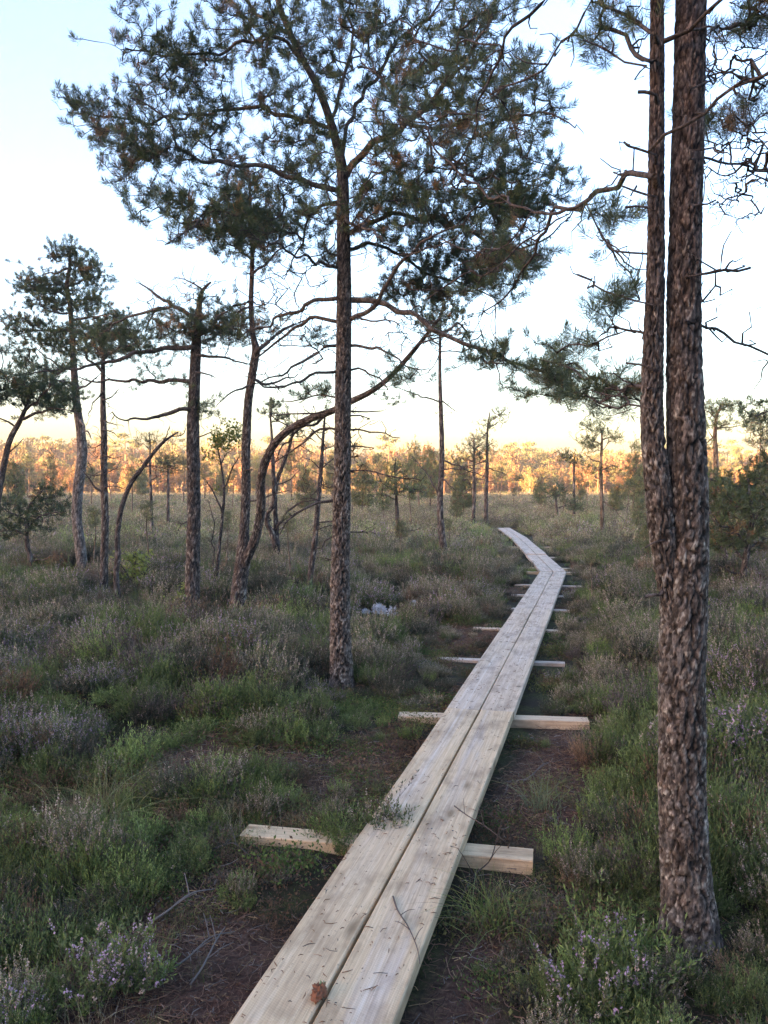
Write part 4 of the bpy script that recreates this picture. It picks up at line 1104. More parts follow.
# ------------------------------------------------------------------ small pines scattered over the bog, copied from five kinds
def small_pine(seed, H, style):
    t = Tree('bog_pine', 1.0, seed); r = t.r
    bend = r.normal(0, .06 * H, 2)
    P = [(0, 0, -.2, .016 * H + .012), (bend[0] * .4, bend[1] * .4, .3 * H, .013 * H + .01), (bend[0], bend[1], .65 * H, .009 * H + .006), (bend[0] * .7, bend[1] * .8, .97 * H, .006)]
    t.trunk3(P)
    if style == 0: lay = [(.97, .10, .05), (.86, .17, .045), (.74, .20, .04)]
    elif style == 1: lay = [(.98, .07, .06), (.84, .14, .07), (.68, .19, .06), (.52, .21, .05), (.38, .18, .04)]
    elif style == 2: lay = [(.97, .17, .035), (.90, .22, .03)]
    elif style == 3: lay = [(.95, .10, .07), (.8, .18, .08), (.62, .25, .08), (.45, .28, .07), (.28, .25, .06)]
    else: lay = [(.96, .08, .05), (.80, .12, .04)]
    for (h, rr, th) in lay:
        k = 3 + int(rr * 12)
        a0 = r.random() * 6.28
        for i in range(k):
            a = a0 + i / k * 6.28 + r.normal(0, .4); q = rr * H * r.uniform(.5, 1.1)
            z0 = (h - .07) * H; f = z0 / H / .97
            ctr = np.array([bend[0] * min(1, h / .65), bend[1] * min(1, h / .65), z0])
            j = int(np.argmin(np.linalg.norm(t.P[:t.n] - ctr, axis=1) + 10 * (t.bid[:t.n] != -1)))
            p0 = t.P[j]; tip = p0 + np.array([math.cos(a) * q, math.sin(a) * q, .06 * H + r.normal(0, .02 * H)])
            t.limb3([p0, (p0 + tip) / 2 + (0, 0, -.02 * H), tip], .004 * H + .003, .004)
            if r.random() < .85:
                t.mass3(tip * .85 + p0 * .15 + (0, 0, .02 * H), (q * .45 + .06, q * .45 + .06, th * H), int(6 + 40 * rr), brown=.08, spread=.1 + .02 * H)
    for i in range(7):
        a = r.random() * 6.28; h = r.uniform(.25, .7); q = r.uniform(.06, .18) * H
        j = int(np.argmin(np.abs(t.P[:t.n, 2] - h * H) + 10 * (t.bid[:t.n] != -1))); p0 = t.P[j]
        t.limb3([p0, p0 + np.array([math.cos(a) * q * .5, math.sin(a) * q * .5, .01 * H]), p0 + np.array([math.cos(a) * q, math.sin(a) * q, -.02 * H])], .0025 * H + .003, .004)
    t.grow(step=.15)
    return t.build('x', group='small pines scattered over the open bog', per_branch=False, tuft_k=12, needle_w=.022, needle_len=.13, shoot=.18, nseg=8, zstep=.2, twig_min=.009, bark_depth=.004,
                   col=[(.09, .12, .05), (.08, .115, .05), (.11, .13, .055), (.085, .12, .05), (.10, .115, .055)][style], col2=(.17, .185, .075), bark=(np.array((.20, .145, .11)), np.array((.28, .17, .11))))
PROTO = [small_pine(200, 4.2, 0), small_pine(201, 3.2, 1), small_pine(202, 3.6, 2), small_pine(203, 2.2, 3), small_pine(204, 3.4, 4)]
KIND = ['thin-trunked pine with a small layered crown', 'bushy narrow pine green almost to the ground', 'flat-topped pine on a thin trunk', 'low rounded bushy pine', 'scrawny half-bare pine']
used = [False] * 5
def copy_tree(o):
    c = o.copy(); COL.objects.link(c)
    for ch in o.children:
        d = ch.copy(); COL.objects.link(d); d.parent = c
    return c
# (x px, base y px, top y px, kind, label)
SPOTS = [
 (14, 520, 470, 3, 'rounded bog pine at the left edge, behind the leaning slender pine'),
 (50, 512, 462, 1, 'bushy narrow bog pine seen above the low broad young pine'),
 (92, 514, 470, 0, 'layered small pine between the grey trunk and the thin dark trunk at left'),
 (132, 522, 468, 4, 'scrawny bog pine behind the crooked dead stem'),
 (183, 512, 462, 2, 'flat-topped bog pine touching the left side of the dead-topped pine\'s trunk'),
 (205, 508, 466, 0, 'layered small pine just right of the dead-topped pine\'s trunk'),
 (232, 515, 470, 4, 'scrawny small pine left of the forked pine'),
 (256, 506, 462, 1, 'bushy narrow pine seen through the fork of the forked pine'),
 (292, 512, 455, 0, 'layered small pine behind the gnarled twisted pine'),
 (305, 520, 474, 3, 'rounded bushy bog pine at the foot of the thin bare leaning tree'),
 (332, 514, 462, 1, 'bushy narrow pine peeking out left of the tall straight trunk'),
 (362, 520, 470, 3, 'rounded bog pine just right of the tall straight trunk'),
 (376, 508, 458, 0, 'layered pine far behind the small bushy green pine'),
 (420, 516, 452, 1, 'bushy narrow pine just left of the slim straight pine'),
 (412, 536, 488, 4, 'scrawny little pine under the slim straight pine\'s lower branches'),
 (430, 512, 456, 3, 'rounded dark pine hard against the left of the slim straight pine'),
 (457, 514, 462, 0, 'layered pine just right of the slim straight pine'),
 (500, 508, 470, 4, 'scrawny pine right of the tallest pine at the boardwalk\'s end'),
 (520, 506, 478, 2, 'tiny flat-topped pine in front of the golden wood, above the boardwalk\'s end'),
 (540, 512, 484, 3, 'tiny rounded pine above the boardwalk\'s far end'),
 (616, 520, 488, 3, 'rounded dark little pine right of the airy pale green pine'),
 (632, 524, 452, 1, 'bushy narrow pine tucked against the left of the thick double trunk'),
 (642, 514, 470, 3, 'rounded pine half hidden by the thick double trunk'),
 (703, 520, 470, 1, 'bushy narrow pine against the right of the thick double trunk'),
 (757, 516, 420, 0, 'layered pine at the right edge above the tangled bushy one'),
 (764, 520, 462, 3, 'rounded pine at the right edge behind the tangled bushy one'),
 (588, 508, 484, 2, 'tiny flat-topped pine behind the airy pale green pine'),
 (448, 556, 520, 4, 'dead-looking sapling at the foot of the slim straight pine'),
 (28, 506, 458, 0, 'layered pine on the far left bog, left of the grey-trunked pine'),
 (62, 524, 488, 4, 'scrawny sapling just left of the grey trunk at left'),
 (112, 508, 466, 2, 'flat-topped pine between the thin dark trunk and the crooked dead stem'),
 (142, 504, 472, 3, 'small rounded pine behind the spindly almost bare pine'),
 (222, 505, 474, 3, 'small rounded pine behind the thin leafy sapling'),
 (268, 516, 476, 4, 'scrawny sapling behind the curving right stem of the forked pine'),
 (318, 506, 464, 2, 'flat-topped pine behind the thin bare leaning tree'),
 (352, 530, 492, 4, 'scrawny little pine at the right edge of the tall straight trunk'),
 (384, 528, 486, 1, 'bushy narrow young pine between the tall straight trunk and the small bushy green pine'),
 (408, 510, 464, 2, 'flat-topped pine right behind the small bushy green pine'),
 (464, 522, 474, 3, 'rounded pine at the feet of the two slim pines by the boardwalk\'s end'),
 (455, 534, 492, 1, 'young pine between the slim straight pine and the drooping-branched one'),
 (514, 516, 490, 4, 'scrawny sapling just beyond the end of the boardwalk'),
 (562, 528, 496, 4, 'thin sapling right of the boardwalk\'s far bend, in front of the squat dark pine'),
 (582, 514, 476, 1, 'bushy narrow pine left of the airy pale green pine\'s trunk'),
 (626, 536, 488, 4, 'scrawny pine left of the thick double trunk, in front of the bushy narrow one'),
 (640, 548, 500, 1, 'green young pine peeping out from behind the left side of the thick double trunk'),
 (712, 540, 484, 0, 'layered young pine right of the thick double trunk, under the umbrella-shaped one'),
 (93, 574, 506, 4, 'thin bare sapling between the grey-trunked pine and the thin dark trunk'),
 (150, 576, 508, 4, 'thin bare sapling right of the crooked dead stem'),
 (291, 586, 520, 4, 'half-bare sapling in front of the small gnarled pine'),
 (226, 580, 516, 4, 'half-bare sapling beside the foot of the forked pine'),
 (424, 588, 546, 4, 'scrawny sapling between the tall straight pine and the boardwalk'),
 (592, 604, 556, 4, 'small dark sapling standing alone right of the boardwalk before its bend'),
 (400, 566, 520, 0, 'young layered pine in front of the small bushy green pine'),
 (650, 575, 520, 1, 'young pine touching the left side of the thick double trunk, lower than the others'),
]
for (x, yb, yt, k, lab) in SPOTS:
    d = 1.6 * FPX / (yb - 487)
    p = px(x, yb, d); hgt = (yb - yt) / FPX * d
    H0 = [4.2, 3.2, 3.6, 2.2, 3.4][k]
    o = PROTO[k] if not used[k] else copy_tree(PROTO[k])
    used[k] = True
    o.location = (p[0], d, zg(p[0], d)); sc = hgt / H0
    o.scale = (sc * .8, sc * .8, sc); o.rotation_euler = (0, 0, float(RNG.random() * 6.28))
    o['label'] = lab

# ------------------------------------------------------------------ instanced cover (stuff only): clumps scattered by geometry nodes
def scatter(name, label, cat, protos, pts, rot, scl, vi):
    src = bpy.data.collections.new(name + '_kinds')
    for i, me in enumerate(protos):
        o = bpy.data.objects.new('%s_kind_%02d' % (name, i), me); src.objects.link(o)
    me = bpy.data.meshes.new(name)
    me.vertices.add(len(pts)); me.vertices.foreach_set('co', np.asarray(pts, np.float32).ravel())
    for nm, ty, arr, key in (('rot', 'FLOAT_VECTOR', rot, 'vector'), ('scl', 'FLOAT_VECTOR', scl, 'vector'), ('vi', 'INT', vi, 'value')):
        a = me.attributes.new(nm, ty, 'POINT')
        a.data.foreach_set(key, np.asarray(arr, np.int32 if ty == 'INT' else np.float32).ravel())
    o = bpy.data.objects.new(name, me); COL.objects.link(o)
    tag(o, label, cat, None, 'stuff')
    ng = bpy.data.node_groups.new(name + '_scatter', 'GeometryNodeTree')
    ng.interface.new_socket('Geometry', in_out='INPUT', socket_type='NodeSocketGeometry')
    ng.interface.new_socket('Geometry', in_out='OUTPUT', socket_type='NodeSocketGeometry')
    gi = ng.nodes.new('NodeGroupInput'); go = ng.nodes.new('NodeGroupOutput')
    ci = ng.nodes.new('GeometryNodeCollectionInfo'); ci.inputs['Collection'].default_value = src
    ci.inputs['Separate Children'].default_value = True; ci.inputs['Reset Children'].default_value = True
    ip = ng.nodes.new('GeometryNodeInstanceOnPoints'); ip.inputs['Pick Instance'].default_value = True
    def attr(nm, ty):
        n = ng.nodes.new('GeometryNodeInputNamedAttribute'); n.data_type = ty; n.inputs['Name'].default_value = nm; return n.outputs['Attribute']
    L = ng.links.new
    L(gi.outputs[0], ip.inputs['Points']); L(ci.outputs[0], ip.inputs['Instance'])
    L(attr('vi', 'INT'), ip.inputs['Instance Index']); L(attr('rot', 'FLOAT_VECTOR'), ip.inputs['Rotation']); L(attr('scl', 'FLOAT_VECTOR'), ip.inputs['Scale'])
    L(ip.outputs[0], go.inputs[0])
    md = o.modifiers.new('scatter', 'NODES'); md.node_group = ng
    return o

# --- clump meshes
def ribbon(mb, P, w0, c, r, n=None):
    """flat tapering ribbon along P"""
    P = np.asarray(P); m = len(P)
    d = np.gradient(P, axis=0); s = norm(np.cross(d, r.normal(0, 1, 3)))
    wv = (w0 * np.linspace(1, .12, m))[:, None] * .5
    V = np.stack([P - s * wv, P + s * wv], 1).reshape(-1, 3)
    i = np.arange(m - 1)[:, None] * 2
    mb.add(V, None, i + np.array([[0, 1, 3, 2]]), c if np.asarray(c).ndim == 1 else np.repeat(c, 2, 0))

PAL = {'green': ((.073, .112, .039), (.146, .189, .071)), 'bright': ((.104, .165, .051), (.189, .250, .083)), 'dry': ((.104, .116, .059), (.189, .183, .098)), 'flower': ((.083, .116, .051), (.146, .171, .076)),
       'dark': ((.051, .066, .041), (.104, .104, .068)), 'woody': ((.104, .085, .071), (.171, .128, .110)), 'brown': ((.146, .079, .049), (.244, .146, .091))}
def heather_mesh(seed, kind, nst=56, R=.15, lod=0):
    """a bush of upright feathery sprigs, domed; lod=1 is the coarse kind for far ground"""
    r = np.random.default_rng(seed); mb = MB()
    g0, g1 = np.array(PAL[kind][0]), np.array(PAL[kind][1])
    B0, T0, C0, F0, FC, WZ = [], [], [], [], [], []
    for i in range(nst):
        a = r.random() * 6.28; q = math.sqrt(r.random()); o = np.array([math.cos(a), math.sin(a), 0])
        H = r.uniform(.13, .25) * (1.1 - .45 * q * q); lean = .1 + .55 * q * r.uniform(.6, 1.3)
        b0 = o * q * R * .75
        dirn = o * lean + np.array([r.normal(0, .12), r.normal(0, .12), 1.0])
        n = 5; tt = np.linspace(0, 1, n)[:, None]
        P = b0 + dirn * H * tt + o * (.04 * np.sin(tt * 2.2)) * lean + np.cumsum(r.normal(0, .005, (n, 3)), 0)
        P[0, 2] -= .06
        P[1:-1] += r.normal(0, .008, (n - 2, 3)) * (0 if lod else 1)
        tone = r.uniform(.7, 1.35)
        wc = np.array((.09, .068, .058)) * r.uniform(.6, 1.5)
        if not lod or r.random() < .4: ribbon(mb, P, .004 if not lod else .009, wc, r)
        stems = [(P, .3)]
        for k in range(2 if lod else 3):
            j = r.integers(1, 4); q_ = P[j]; ln = H * r.uniform(.3, .6)
            dd = norm((dirn + r.normal(0, .55, 3))[None])[0]; dd[2] = abs(dd[2])
            u = np.linspace(0, 1, 3)[:, None]
            Q = q_ + dd * ln * u + np.array([0, 0, .03]) * u ** 2
            if not lod: ribbon(mb, Q, .0028, wc, r)
            stems.append((Q, .1))
        for (Q, f0) in stems:
            dens = int({'woody': 6, 'brown': 10}.get(kind, 13) * (.28 if lod else 1)) + 1
            u = f0 + (1 - f0) * r.random(dens)
            xi = np.linspace(0, 1, len(Q))
            p = np.stack([np.interp(u, xi, Q[:, q2]) for q2 in range(3)], 1)
            d = norm(np.array([0, 0, .35]) + norm(Q[-1:] - Q[:1]) * .55 + r.normal(0, .55, (dens, 3)))
            ln = r.uniform(.013, .032, (dens, 1)) * (1.1 - .5 * u[:, None]) * (1.7 if lod else 1)
            hue = r.random((dens, 1)); c = (g0 * (1 - hue) + g1 * hue) * tone
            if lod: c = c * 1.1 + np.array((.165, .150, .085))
            if kind in ('dry', 'woody', 'dark'):
                m = r.random((dens, 1)) < {'dry': .22, 'woody': .5, 'dark': .2}[kind]
                c = np.where(m, np.array((.17, .12, .095)) * r.uniform(.7, 1.3, (dens, 1)), c)
            B0 += [p, Q[-1:]]; T0 += [p + d * ln, Q[-1:] + norm(Q[-1:] - Q[-2:-1]) * .028]; C0 += [c, g1[None] * tone]
            pr = {'flower': .62, 'dry': .62, 'dark': .10, 'green': .04}.get(kind, 0)
            if r.random() < pr:
                k = 4 if lod else 12
                u = 1.0 - .38 * r.random(k)
                p = np.stack([np.interp(u, xi, Q[:, q2]) for q2 in range(3)], 1) + r.normal(0, .0035, (k, 3)) + np.array([0, 0, .012])
                fc = (np.array((.48, .31, .40)) if (kind == 'flower' and r.random() < .6) else np.array((.46, .33, .27))) * r.uniform(.55, 1.25, (k, 1))
                F0.append(p); FC.append(fc)
    B = np.vstack(B0); T = np.vstack(T0); C = np.vstack(C0); n = len(B)
    s = norm(np.cross(T - B, r.normal(0, 1, (n, 3)))) * (.0034 if not lod else .0066)
    mid = B * .45 + T * .55
    V = np.stack([B, mid + s, T, mid - s], 1).reshape(-1, 3)
    q = np.arange(n)[:, None] * 4
    mb.add(V, None, q + np.arange(4)[None], np.repeat(C, 4, 0))
    if F0:
        P = np.vstack(F0); C = np.vstack(FC); n = len(P); a = norm(r.normal(0, 1, (n, 3))); b, c_ = frames(a)
        z = r.uniform(.0030, .0056, (n, 1)) * (2.0 if lod else 1)
        V = np.stack([P - b * z, P - c_ * z, P + b * z, P + c_ * z], 1).reshape(-1, 3)
        q = np.arange(n)[:, None] * 4
        mb.add(V, None, q + np.arange(4)[None], np.repeat(C, 4, 0))
    return mb.mesh('heather_clump', M_heath, smooth=False)

def grass_mesh(seed, n=46, H=.26, w=.0032, spread=.05, c0=(.06, .11, .025), c1=(.12, .17, .05), dry=.2, arch=1.0):
    r = np.random.default_rng(seed); mb = MB()
    for i in range(n):
        a = r.random() * 6.28; h = H * r.uniform(.5, 1.15); le = abs(r.normal(.45, .3)) * arch
        b0 = np.array([r.normal(0, spread), r.normal(0, spread), -.03])
        u = np.linspace(0, 1, 6)[:, None]
        o = np.array([math.cos(a), math.sin(a), 0])
        P = b0 + o * h * le * (u ** 1.7) + np.array([0, 0, 1]) * h * (u - .45 * le * u ** 2.6)
        f = r.random(); c = np.array(c0) * (1 - f) + np.array(c1) * f
        if r.random() < dry: c = np.array((.20, .155, .08)) * r.uniform(.7, 1.2)
        cc = c * np.linspace(.75, 1.15, 6)[:, None]
        if r.random() < .4: cc[-2:] = cc[-2:] * .4 + np.array((.2, .14, .07)) * .6
        ribbon(mb, P, w * r.uniform(.7, 1.2), cc, r)
    return mb.mesh('grass_clump', M_grass, smooth=False)

def litter_mesh(seed):
    r = np.random.default_rng(seed); mb = MB()
    for i in range(56):
        p = np.array([*r.normal(0, .085, 2), r.uniform(.0, .014)]); a = r.random() * 6.28; ln = r.uniform(.012, .065)
        d = np.array([math.cos(a), math.sin(a), r.normal(0, .12)])
        u = np.linspace(-.5, .5, 4)[:, None]
        P = p + d * ln * u + np.array([0, 0, .015]) * r.normal() * u ** 2 + np.cumsum(r.normal(0, .003, (4, 3)), 0)
        k = r.random()
        c = np.array((.13, .07, .05)) * r.uniform(.5, 1.5) if k < .75 else (np.array((.17, .145, .13)) * r.uniform(.6, 1.2) if k < .87 else np.array((.25, .16, .09)) * r.uniform(.6, 1.2))
        mb.tube(P, r.uniform(.0006, .0013), 4, c)
    return mb.mesh('litter_pile', M_litter, smooth=False)

def moss_mesh(seed):
    """low cranberry / crowberry mat: short shoots with small leaves"""
    r = np.random.default_rng(seed); mb = MB(); n = 340
    p = np.c_[r.normal(0, .07, (n, 2)), np.abs(r.normal(0.02, .018, n))]
    d = norm(np.c_[r.normal(0, .7, (n, 2)), r.uniform(.3, 1, n)]); ln = r.uniform(.008, .018, (n, 1))
    s = norm(np.cross(d, r.normal(0, 1, (n, 3)))) * ln * .28
    V = np.stack([p, p + d * ln * .5 + s, p + d * ln, p + d * ln * .5 - s], 1).reshape(-1, 3)
    f = r.random((n, 1)); pal = [((.05, .10, .03), (.10, .15, .045)), ((.09, .10, .035), (.17, .15, .06)), ((.10, .055, .04), (.17, .10, .06))][seed % 3]
    c = np.array(pal[0]) * (1 - f) + np.array(pal[1]) * f
    mb.add(V, None, np.arange(n)[:, None] * 4 + np.arange(4)[None], np.repeat(c, 4, 0))
    return mb.mesh('moss_mat', M_heath, smooth=False)

HK = ['green'] * 4 + ['bright'] * 2 + ['dry'] * 4 + ['flower'] * 3 + ['dark'] * 4 + ['woody'] * 2 + ['brown'] * 2
HM = [heather_mesh(300 + i, k) for i, k in enumerate(HK)]
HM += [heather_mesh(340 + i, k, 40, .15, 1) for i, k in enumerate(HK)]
SPRIG = {k: [heather_mesh(380 + 9 * j + i, k, 11, .05) for i in range(2)] for j, k in enumerate(('flower', 'green', 'bright', 'dry'))}
GRP = {k: [i for i, q in enumerate(HK) if q == k] for k in set(HK)}
GM = [grass_mesh(400), grass_mesh(401, 60, .2), grass_mesh(402, 36, .32), grass_mesh(403, 60, .30, .0036, .07, (.29, .265, .165), (.44, .375, .25), .45), grass_mesh(404, 60, .24, .0036, .07, (.27, .235, .145), (.42, .34, .225), .5)]
LM = [litter_mesh(500 + i) for i in range(4)]
MM = [moss_mesh(510 + i) for i in range(6)]

TRUNKS = [(tr.location[0], tr.location[1]) for tr in TREES]
def wedge(n, y0, y1, margin=.8, pw=1.0):
    u = RNG.random(n); y = np.sqrt(y0 * y0 + u * (y1 * y1 - y0 * y0)) if pw == 1.0 else (y0 + u ** pw * (y1 - y0))
    hx = y * .475 + margin
    return RNG.uniform(-1, 1, n) * hx, y

def place(x, y, lift=0.0):
    return np.c_[x, y, ground_h(x, y) + lift]

def trunk_clear(x, y, rad, front):
    """1 away from trunks, 0 close to one (and in front of it, so the foot shows)"""
    k = np.ones(len(x))
    for tx, ty in TRUNKS[:9]:
        k = np.minimum(k, sstep(.5, 1.0, np.hypot((x - tx) / rad, np.where(y < ty, (y - ty) / front, (y - ty) / rad))))
    return k
BEAM_ENDS = [(*gpx(245, 833, .07), *gpx(275, 836, .07)), (*gpx(470, 855, .07), *gpx(535, 859, .07)), (*gpx(399, 715, .07), *gpx(425, 716, .07)), (*gpx(515, 719, .07), *gpx(590, 721, .07)), (*gpx(437, 656, .07), *gpx(560, 661, .07))]
LICH = [(px(q[0], q[1], bdepth(*q))[0], bdepth(*q)) for q in ((380, 616), (393, 619), (387, 600), (414, 608), (366, 616))]
TUSS = [(px(q[0], q[1], bdepth(*q))[0], bdepth(*q)) for q in ((490, 938), (482, 925), (100, 835), (540, 812), (345, 846))]
pts, rots, scl, vi = [], [], [], []
for (n, y0, y1, s0, s1, lod) in [(1400, 1.0, 4.2, .42, .85, 0), (2300, 4.2, 9.0, .5, 1.0, 0), (5200, 9, 20, .65, 1.25, 0), (8500, 20, 45, .9, 1.7, 1), (9000, 45, 115, 1.6, 2.8, 1)]:
    x, y = wedge(n, y0, y1)
    d = bw_dist(x, y); bare = bare_mask(x, y)
    dens = fbm(x / .9 + 50, y / .9, 91, 3)
    keep = (d > .33) & (RNG.random(n) < 1 - .93 * bare) & (RNG.random(n) < .75 + .9 * (dens - .3)) & (np.hypot(x - TRUNKS[0][0], y - TRUNKS[0][1]) > .19)
    keep &= (RNG.random(n) < .45 + .55 * sstep(.34, .8, d))
    for (ax_, ay_, bx_, by_) in BEAM_ENDS:
        tt_ = np.clip(((x - ax_) * (bx_ - ax_) + (y - ay_) * (by_ - ay_)) / ((bx_ - ax_) ** 2 + (by_ - ay_) ** 2), 0, 1)
        keep &= np.hypot(x - ax_ - tt_ * (bx_ - ax_), (y - ay_ - tt_ * (by_ - ay_)) * np.where(y < ay_, .45, 1.0)) > .13
    for (lx, ly) in TUSS: keep &= np.hypot(x - lx, y - ly) > .15
    for (lx, ly) in LICH: keep &= np.hypot((x - lx) / .28, np.where(y < ly, (y - ly) / 1.5, (y - ly) / .2)) > 1
    x, y, d, bare = x[keep], y[keep], d[keep], bare[keep]; n = len(x)
    tcl = trunk_clear(x, y, .45, 1.3) if lod == 0 else 1.0
    s = RNG.uniform(s0, s1, n) * (.42 + .58 * sstep(.33, 1.25, d)) * (1 - .45 * bare) * (.5 + .5 * tcl)
    sz = s * RNG.uniform(.6, 1.45, n)
    zone = fbm(x / .8, y / .8 + 7, 61, 3) + RNG.normal(0, .045, n); z2 = fbm(x / .6 + 30, y / .6, 62, 3) + RNG.normal(0, .03, n); u = RNG.random(n)
    kind = np.where(zone < .42, 'dark', np.where(zone > .55, 'dry', 'green')).astype(object)
    kind[(z2 > .61) & (u < .6)] = 'flower'
    kind[(z2 < .38) & (u < .45)] = 'bright'
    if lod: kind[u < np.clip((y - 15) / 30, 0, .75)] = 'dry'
    kind[u > .88] = 'woody'
    kind[(u > .80) & (u < .88)] = 'green'
    kind[(u > .885) & (u < .945)] = 'brown'
    kind[(u > .74) & (u < .80)] = 'dry'
    near = y < 6
    kind[(y < 22) & (y > 6) & (kind == 'bright') & (RNG.random(n) < .55)] = 'dark'
    kind[(y < 22) & (y > 6) & (kind == 'green') & (RNG.random(n) < .25)] = 'dry'
    kind[near & (x > .9) & (u < .4)] = 'green'
    kind[near & (kind == 'woody') & (u < .95)] = 'bright'
    kind[near & (kind == 'dark') & (RNG.random(n) < .5)] = 'green'
    kind[near & (kind == 'dry') & (RNG.random(n) < .45)] = 'green'
    kind[near & (kind == 'flower') & (RNG.random(n) < .3)] = 'bright'
    if lod == 0: s = s * np.where(near & (x < 0), .82, 1.0); sz = sz * np.where(near & (x < 0), .74, 1.0)
    vv = np.array([GRP[k][int(q * len(GRP[k]))] for k, q in zip(kind, RNG.random(n))]) + lod * len(HK)
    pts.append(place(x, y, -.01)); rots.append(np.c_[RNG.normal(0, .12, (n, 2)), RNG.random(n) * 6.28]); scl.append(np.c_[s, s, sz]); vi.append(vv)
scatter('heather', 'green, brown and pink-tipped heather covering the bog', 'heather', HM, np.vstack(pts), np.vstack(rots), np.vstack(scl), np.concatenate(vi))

pts, rots, scl, vi = [], [], [], []
for (n, y0, y1, s0, s1) in [(260, 1.2, 4.5, .45, .95), (300, 4.5, 12, .4, .85), (1700, 12, 35, .8, 1.3), (5000, 35, 125, 1.6, 2.8), (2000, 115, 190, 2.6, 4)]:
    x, y = wedge(n, y0, y1)
    d = bw_dist(x, y); f = fbm(x / 1.3 + 11, y / 1.3, 95, 3)
    keep = (d > .42) & ((RNG.random(n) < sstep(.46, .62, f)) | (y > 30)) & (np.hypot(x - TRUNKS[0][0], y - TRUNKS[0][1]) > .2)
    x, y, d = x[keep], y[keep], d[keep]; n = len(x)
    s = RNG.uniform(s0, s1, n) * (.55 + .45 * sstep(.4, 1.4, d))
    pts.append(place(x, y, 0)); rots.append(np.c_[RNG.normal(0, .1, (n, 2)), RNG.random(n) * 6.28]); scl.append(np.c_[s, s, s])
    pf = np.clip((y - 5) / 14, 0.15, .98)
    vi.append(np.where(RNG.random(n) < pf, RNG.integers(3, 5, n), RNG.integers(0, 3, n)))
scatter('bog_grass', 'fine green and straw-coloured grass growing among the heather', 'grass', GM, np.vstack(pts), np.vstack(rots), np.vstack(scl), np.concatenate(vi))

x, y = wedge(11000, 1.0, 13)
d = bw_dist(x, y); b_ = bare_mask(x, y)
keep = (d > .26) & (RNG.random(len(x)) < .12 + .88 * b_)
x, y = x[keep], y[keep]; n = len(x); s = RNG.uniform(.7, 1.5, n)
scatter('twig_litter', 'dead twigs and litter strewn on the bare peat', 'litter', LM, place(x, y, .002), np.c_[np.zeros((n, 2)), RNG.random(n) * 6.28], np.c_[s, s, s], RNG.integers(0, 4, n))
x, y = wedge(5000, 1.0, 11)
d = bw_dist(x, y); f = fbm(x / .5, y / .5, 99, 3); b_ = bare_mask(x, y)
keep = (d > .27) & (f > .47) & (RNG.random(len(x)) > .8 * b_)
x, y = x[keep], y[keep]; n = len(x); s = RNG.uniform(.6, 1.3, n)
scatter('moss_carpet', 'low green and reddish moss and cranberry shoots between the heather', 'moss', MM, place(x, y, -.004), np.c_[np.zeros((n, 2)), RNG.random(n) * 6.28], np.c_[s, s, s], RNG.integers(0, 6, n))

# ------------------------------------------------------------------ far wood in the sun, and the wood behind the camera that shades the bog
def far_birch(seed, c0, c1, H=7.5):
    r = np.random.default_rng(seed); mb = MB()
    mb.tube([(0, 0, -.3), (.1, 0, H * .5), (0, .1, H * .95)], [.09, .06, .02], 5, (.28, .2, .15))
    n = 900; q = norm(r.normal(0, 1, (n, 3))) * r.random((n, 1)) ** .4
    nc = 16; cc = norm(r.normal(0, 1, (nc, 3))) * (r.random((nc, 1)) ** .5)
    k = r.integers(0, nc, n)
    P = (cc[k] * .75 + q * .38) * np.array((H * .22, H * .22, H * .40)) + np.array((0, 0, H * .58))
    a = norm(r.normal(0, 1, (n, 3))); b, c = frames(a); z = r.uniform(.09, .20, (n, 1))
    V = np.stack([P - b * z, P - c * z * .7, P + b * z, P + c * z * .7], 1).reshape(-1, 3)
    f = r.random((n, 1)); C = np.array(c0) * (1 - f) + np.array(c1) * f
    mb.add(V, None, np.arange(n)[:, None] * 4 + np.arange(4)[None], np.repeat(C, 4, 0))
    return mb.mesh('far_tree', M_far, smooth=False)
def far_pine(seed, H=7.5):
    r = np.random.default_rng(seed); mb = MB()
    mb.tube([(0, 0, -.3), (.15, .1, H * .5), (0, 0, H * .97)], [.13, .10, .03], 6, np.array([(.26, .15, .10), (.36, .18, .09), (.36, .18, .09)]))
    for k in range(9):
        a = r.random() * 6.28; h = r.uniform(.38, .97); rr = H * (.05 + .17 * (1.05 - h)) + .25
        c = np.array([math.cos(a) * rr, math.sin(a) * rr, h * H])
        mb.tube([(0, 0, h * H - .3), c * (.5, .5, 1) + (0, 0, -.1), c], [.05, .035, .015], 4, (.3, .17, .1))
        n = 60; q = norm(r.normal(0, 1, (n, 3))) * r.random((n, 1)) ** .5 * np.array((.85, .85, .34)) + c
        aa = norm(r.normal(0, 1, (n, 3))); b, c2 = frames(aa); z = r.uniform(.10, .22, (n, 1))
        V = np.stack([q - b * z, q - c2 * z * .5, q + b * z, q + c2 * z * .5], 1).reshape(-1, 3)
        f = r.random((n, 1)); C = np.array((.12, .13, .05)) * (1 - f) + np.array((.20, .18, .065)) * f
        mb.add(V, None, np.arange(n)[:, None] * 4 + np.arange(4)[None], np.repeat(C, 4, 0))
    return mb.mesh('far_tree', M_far, smooth=False)
FM = [far_birch(601, (.25, .135, .055), (.34, .20, .085)), far_birch(602, (.28, .13, .06), (.36, .175, .08)), far_birch(603, (.21, .16, .06), (.30, .215, .085)), far_pine(604), far_pine(605), far_pine(606, 8.5), far_birch(607, (.33, .20, .10), (.43, .28, .16), 4.0)]
n = 4600
y = np.r_[RNG.uniform(114, 150, 1400), RNG.uniform(145, 270, n - 1400)]
x = RNG.uniform(-1, 1, n) * (y * .5 + 12)
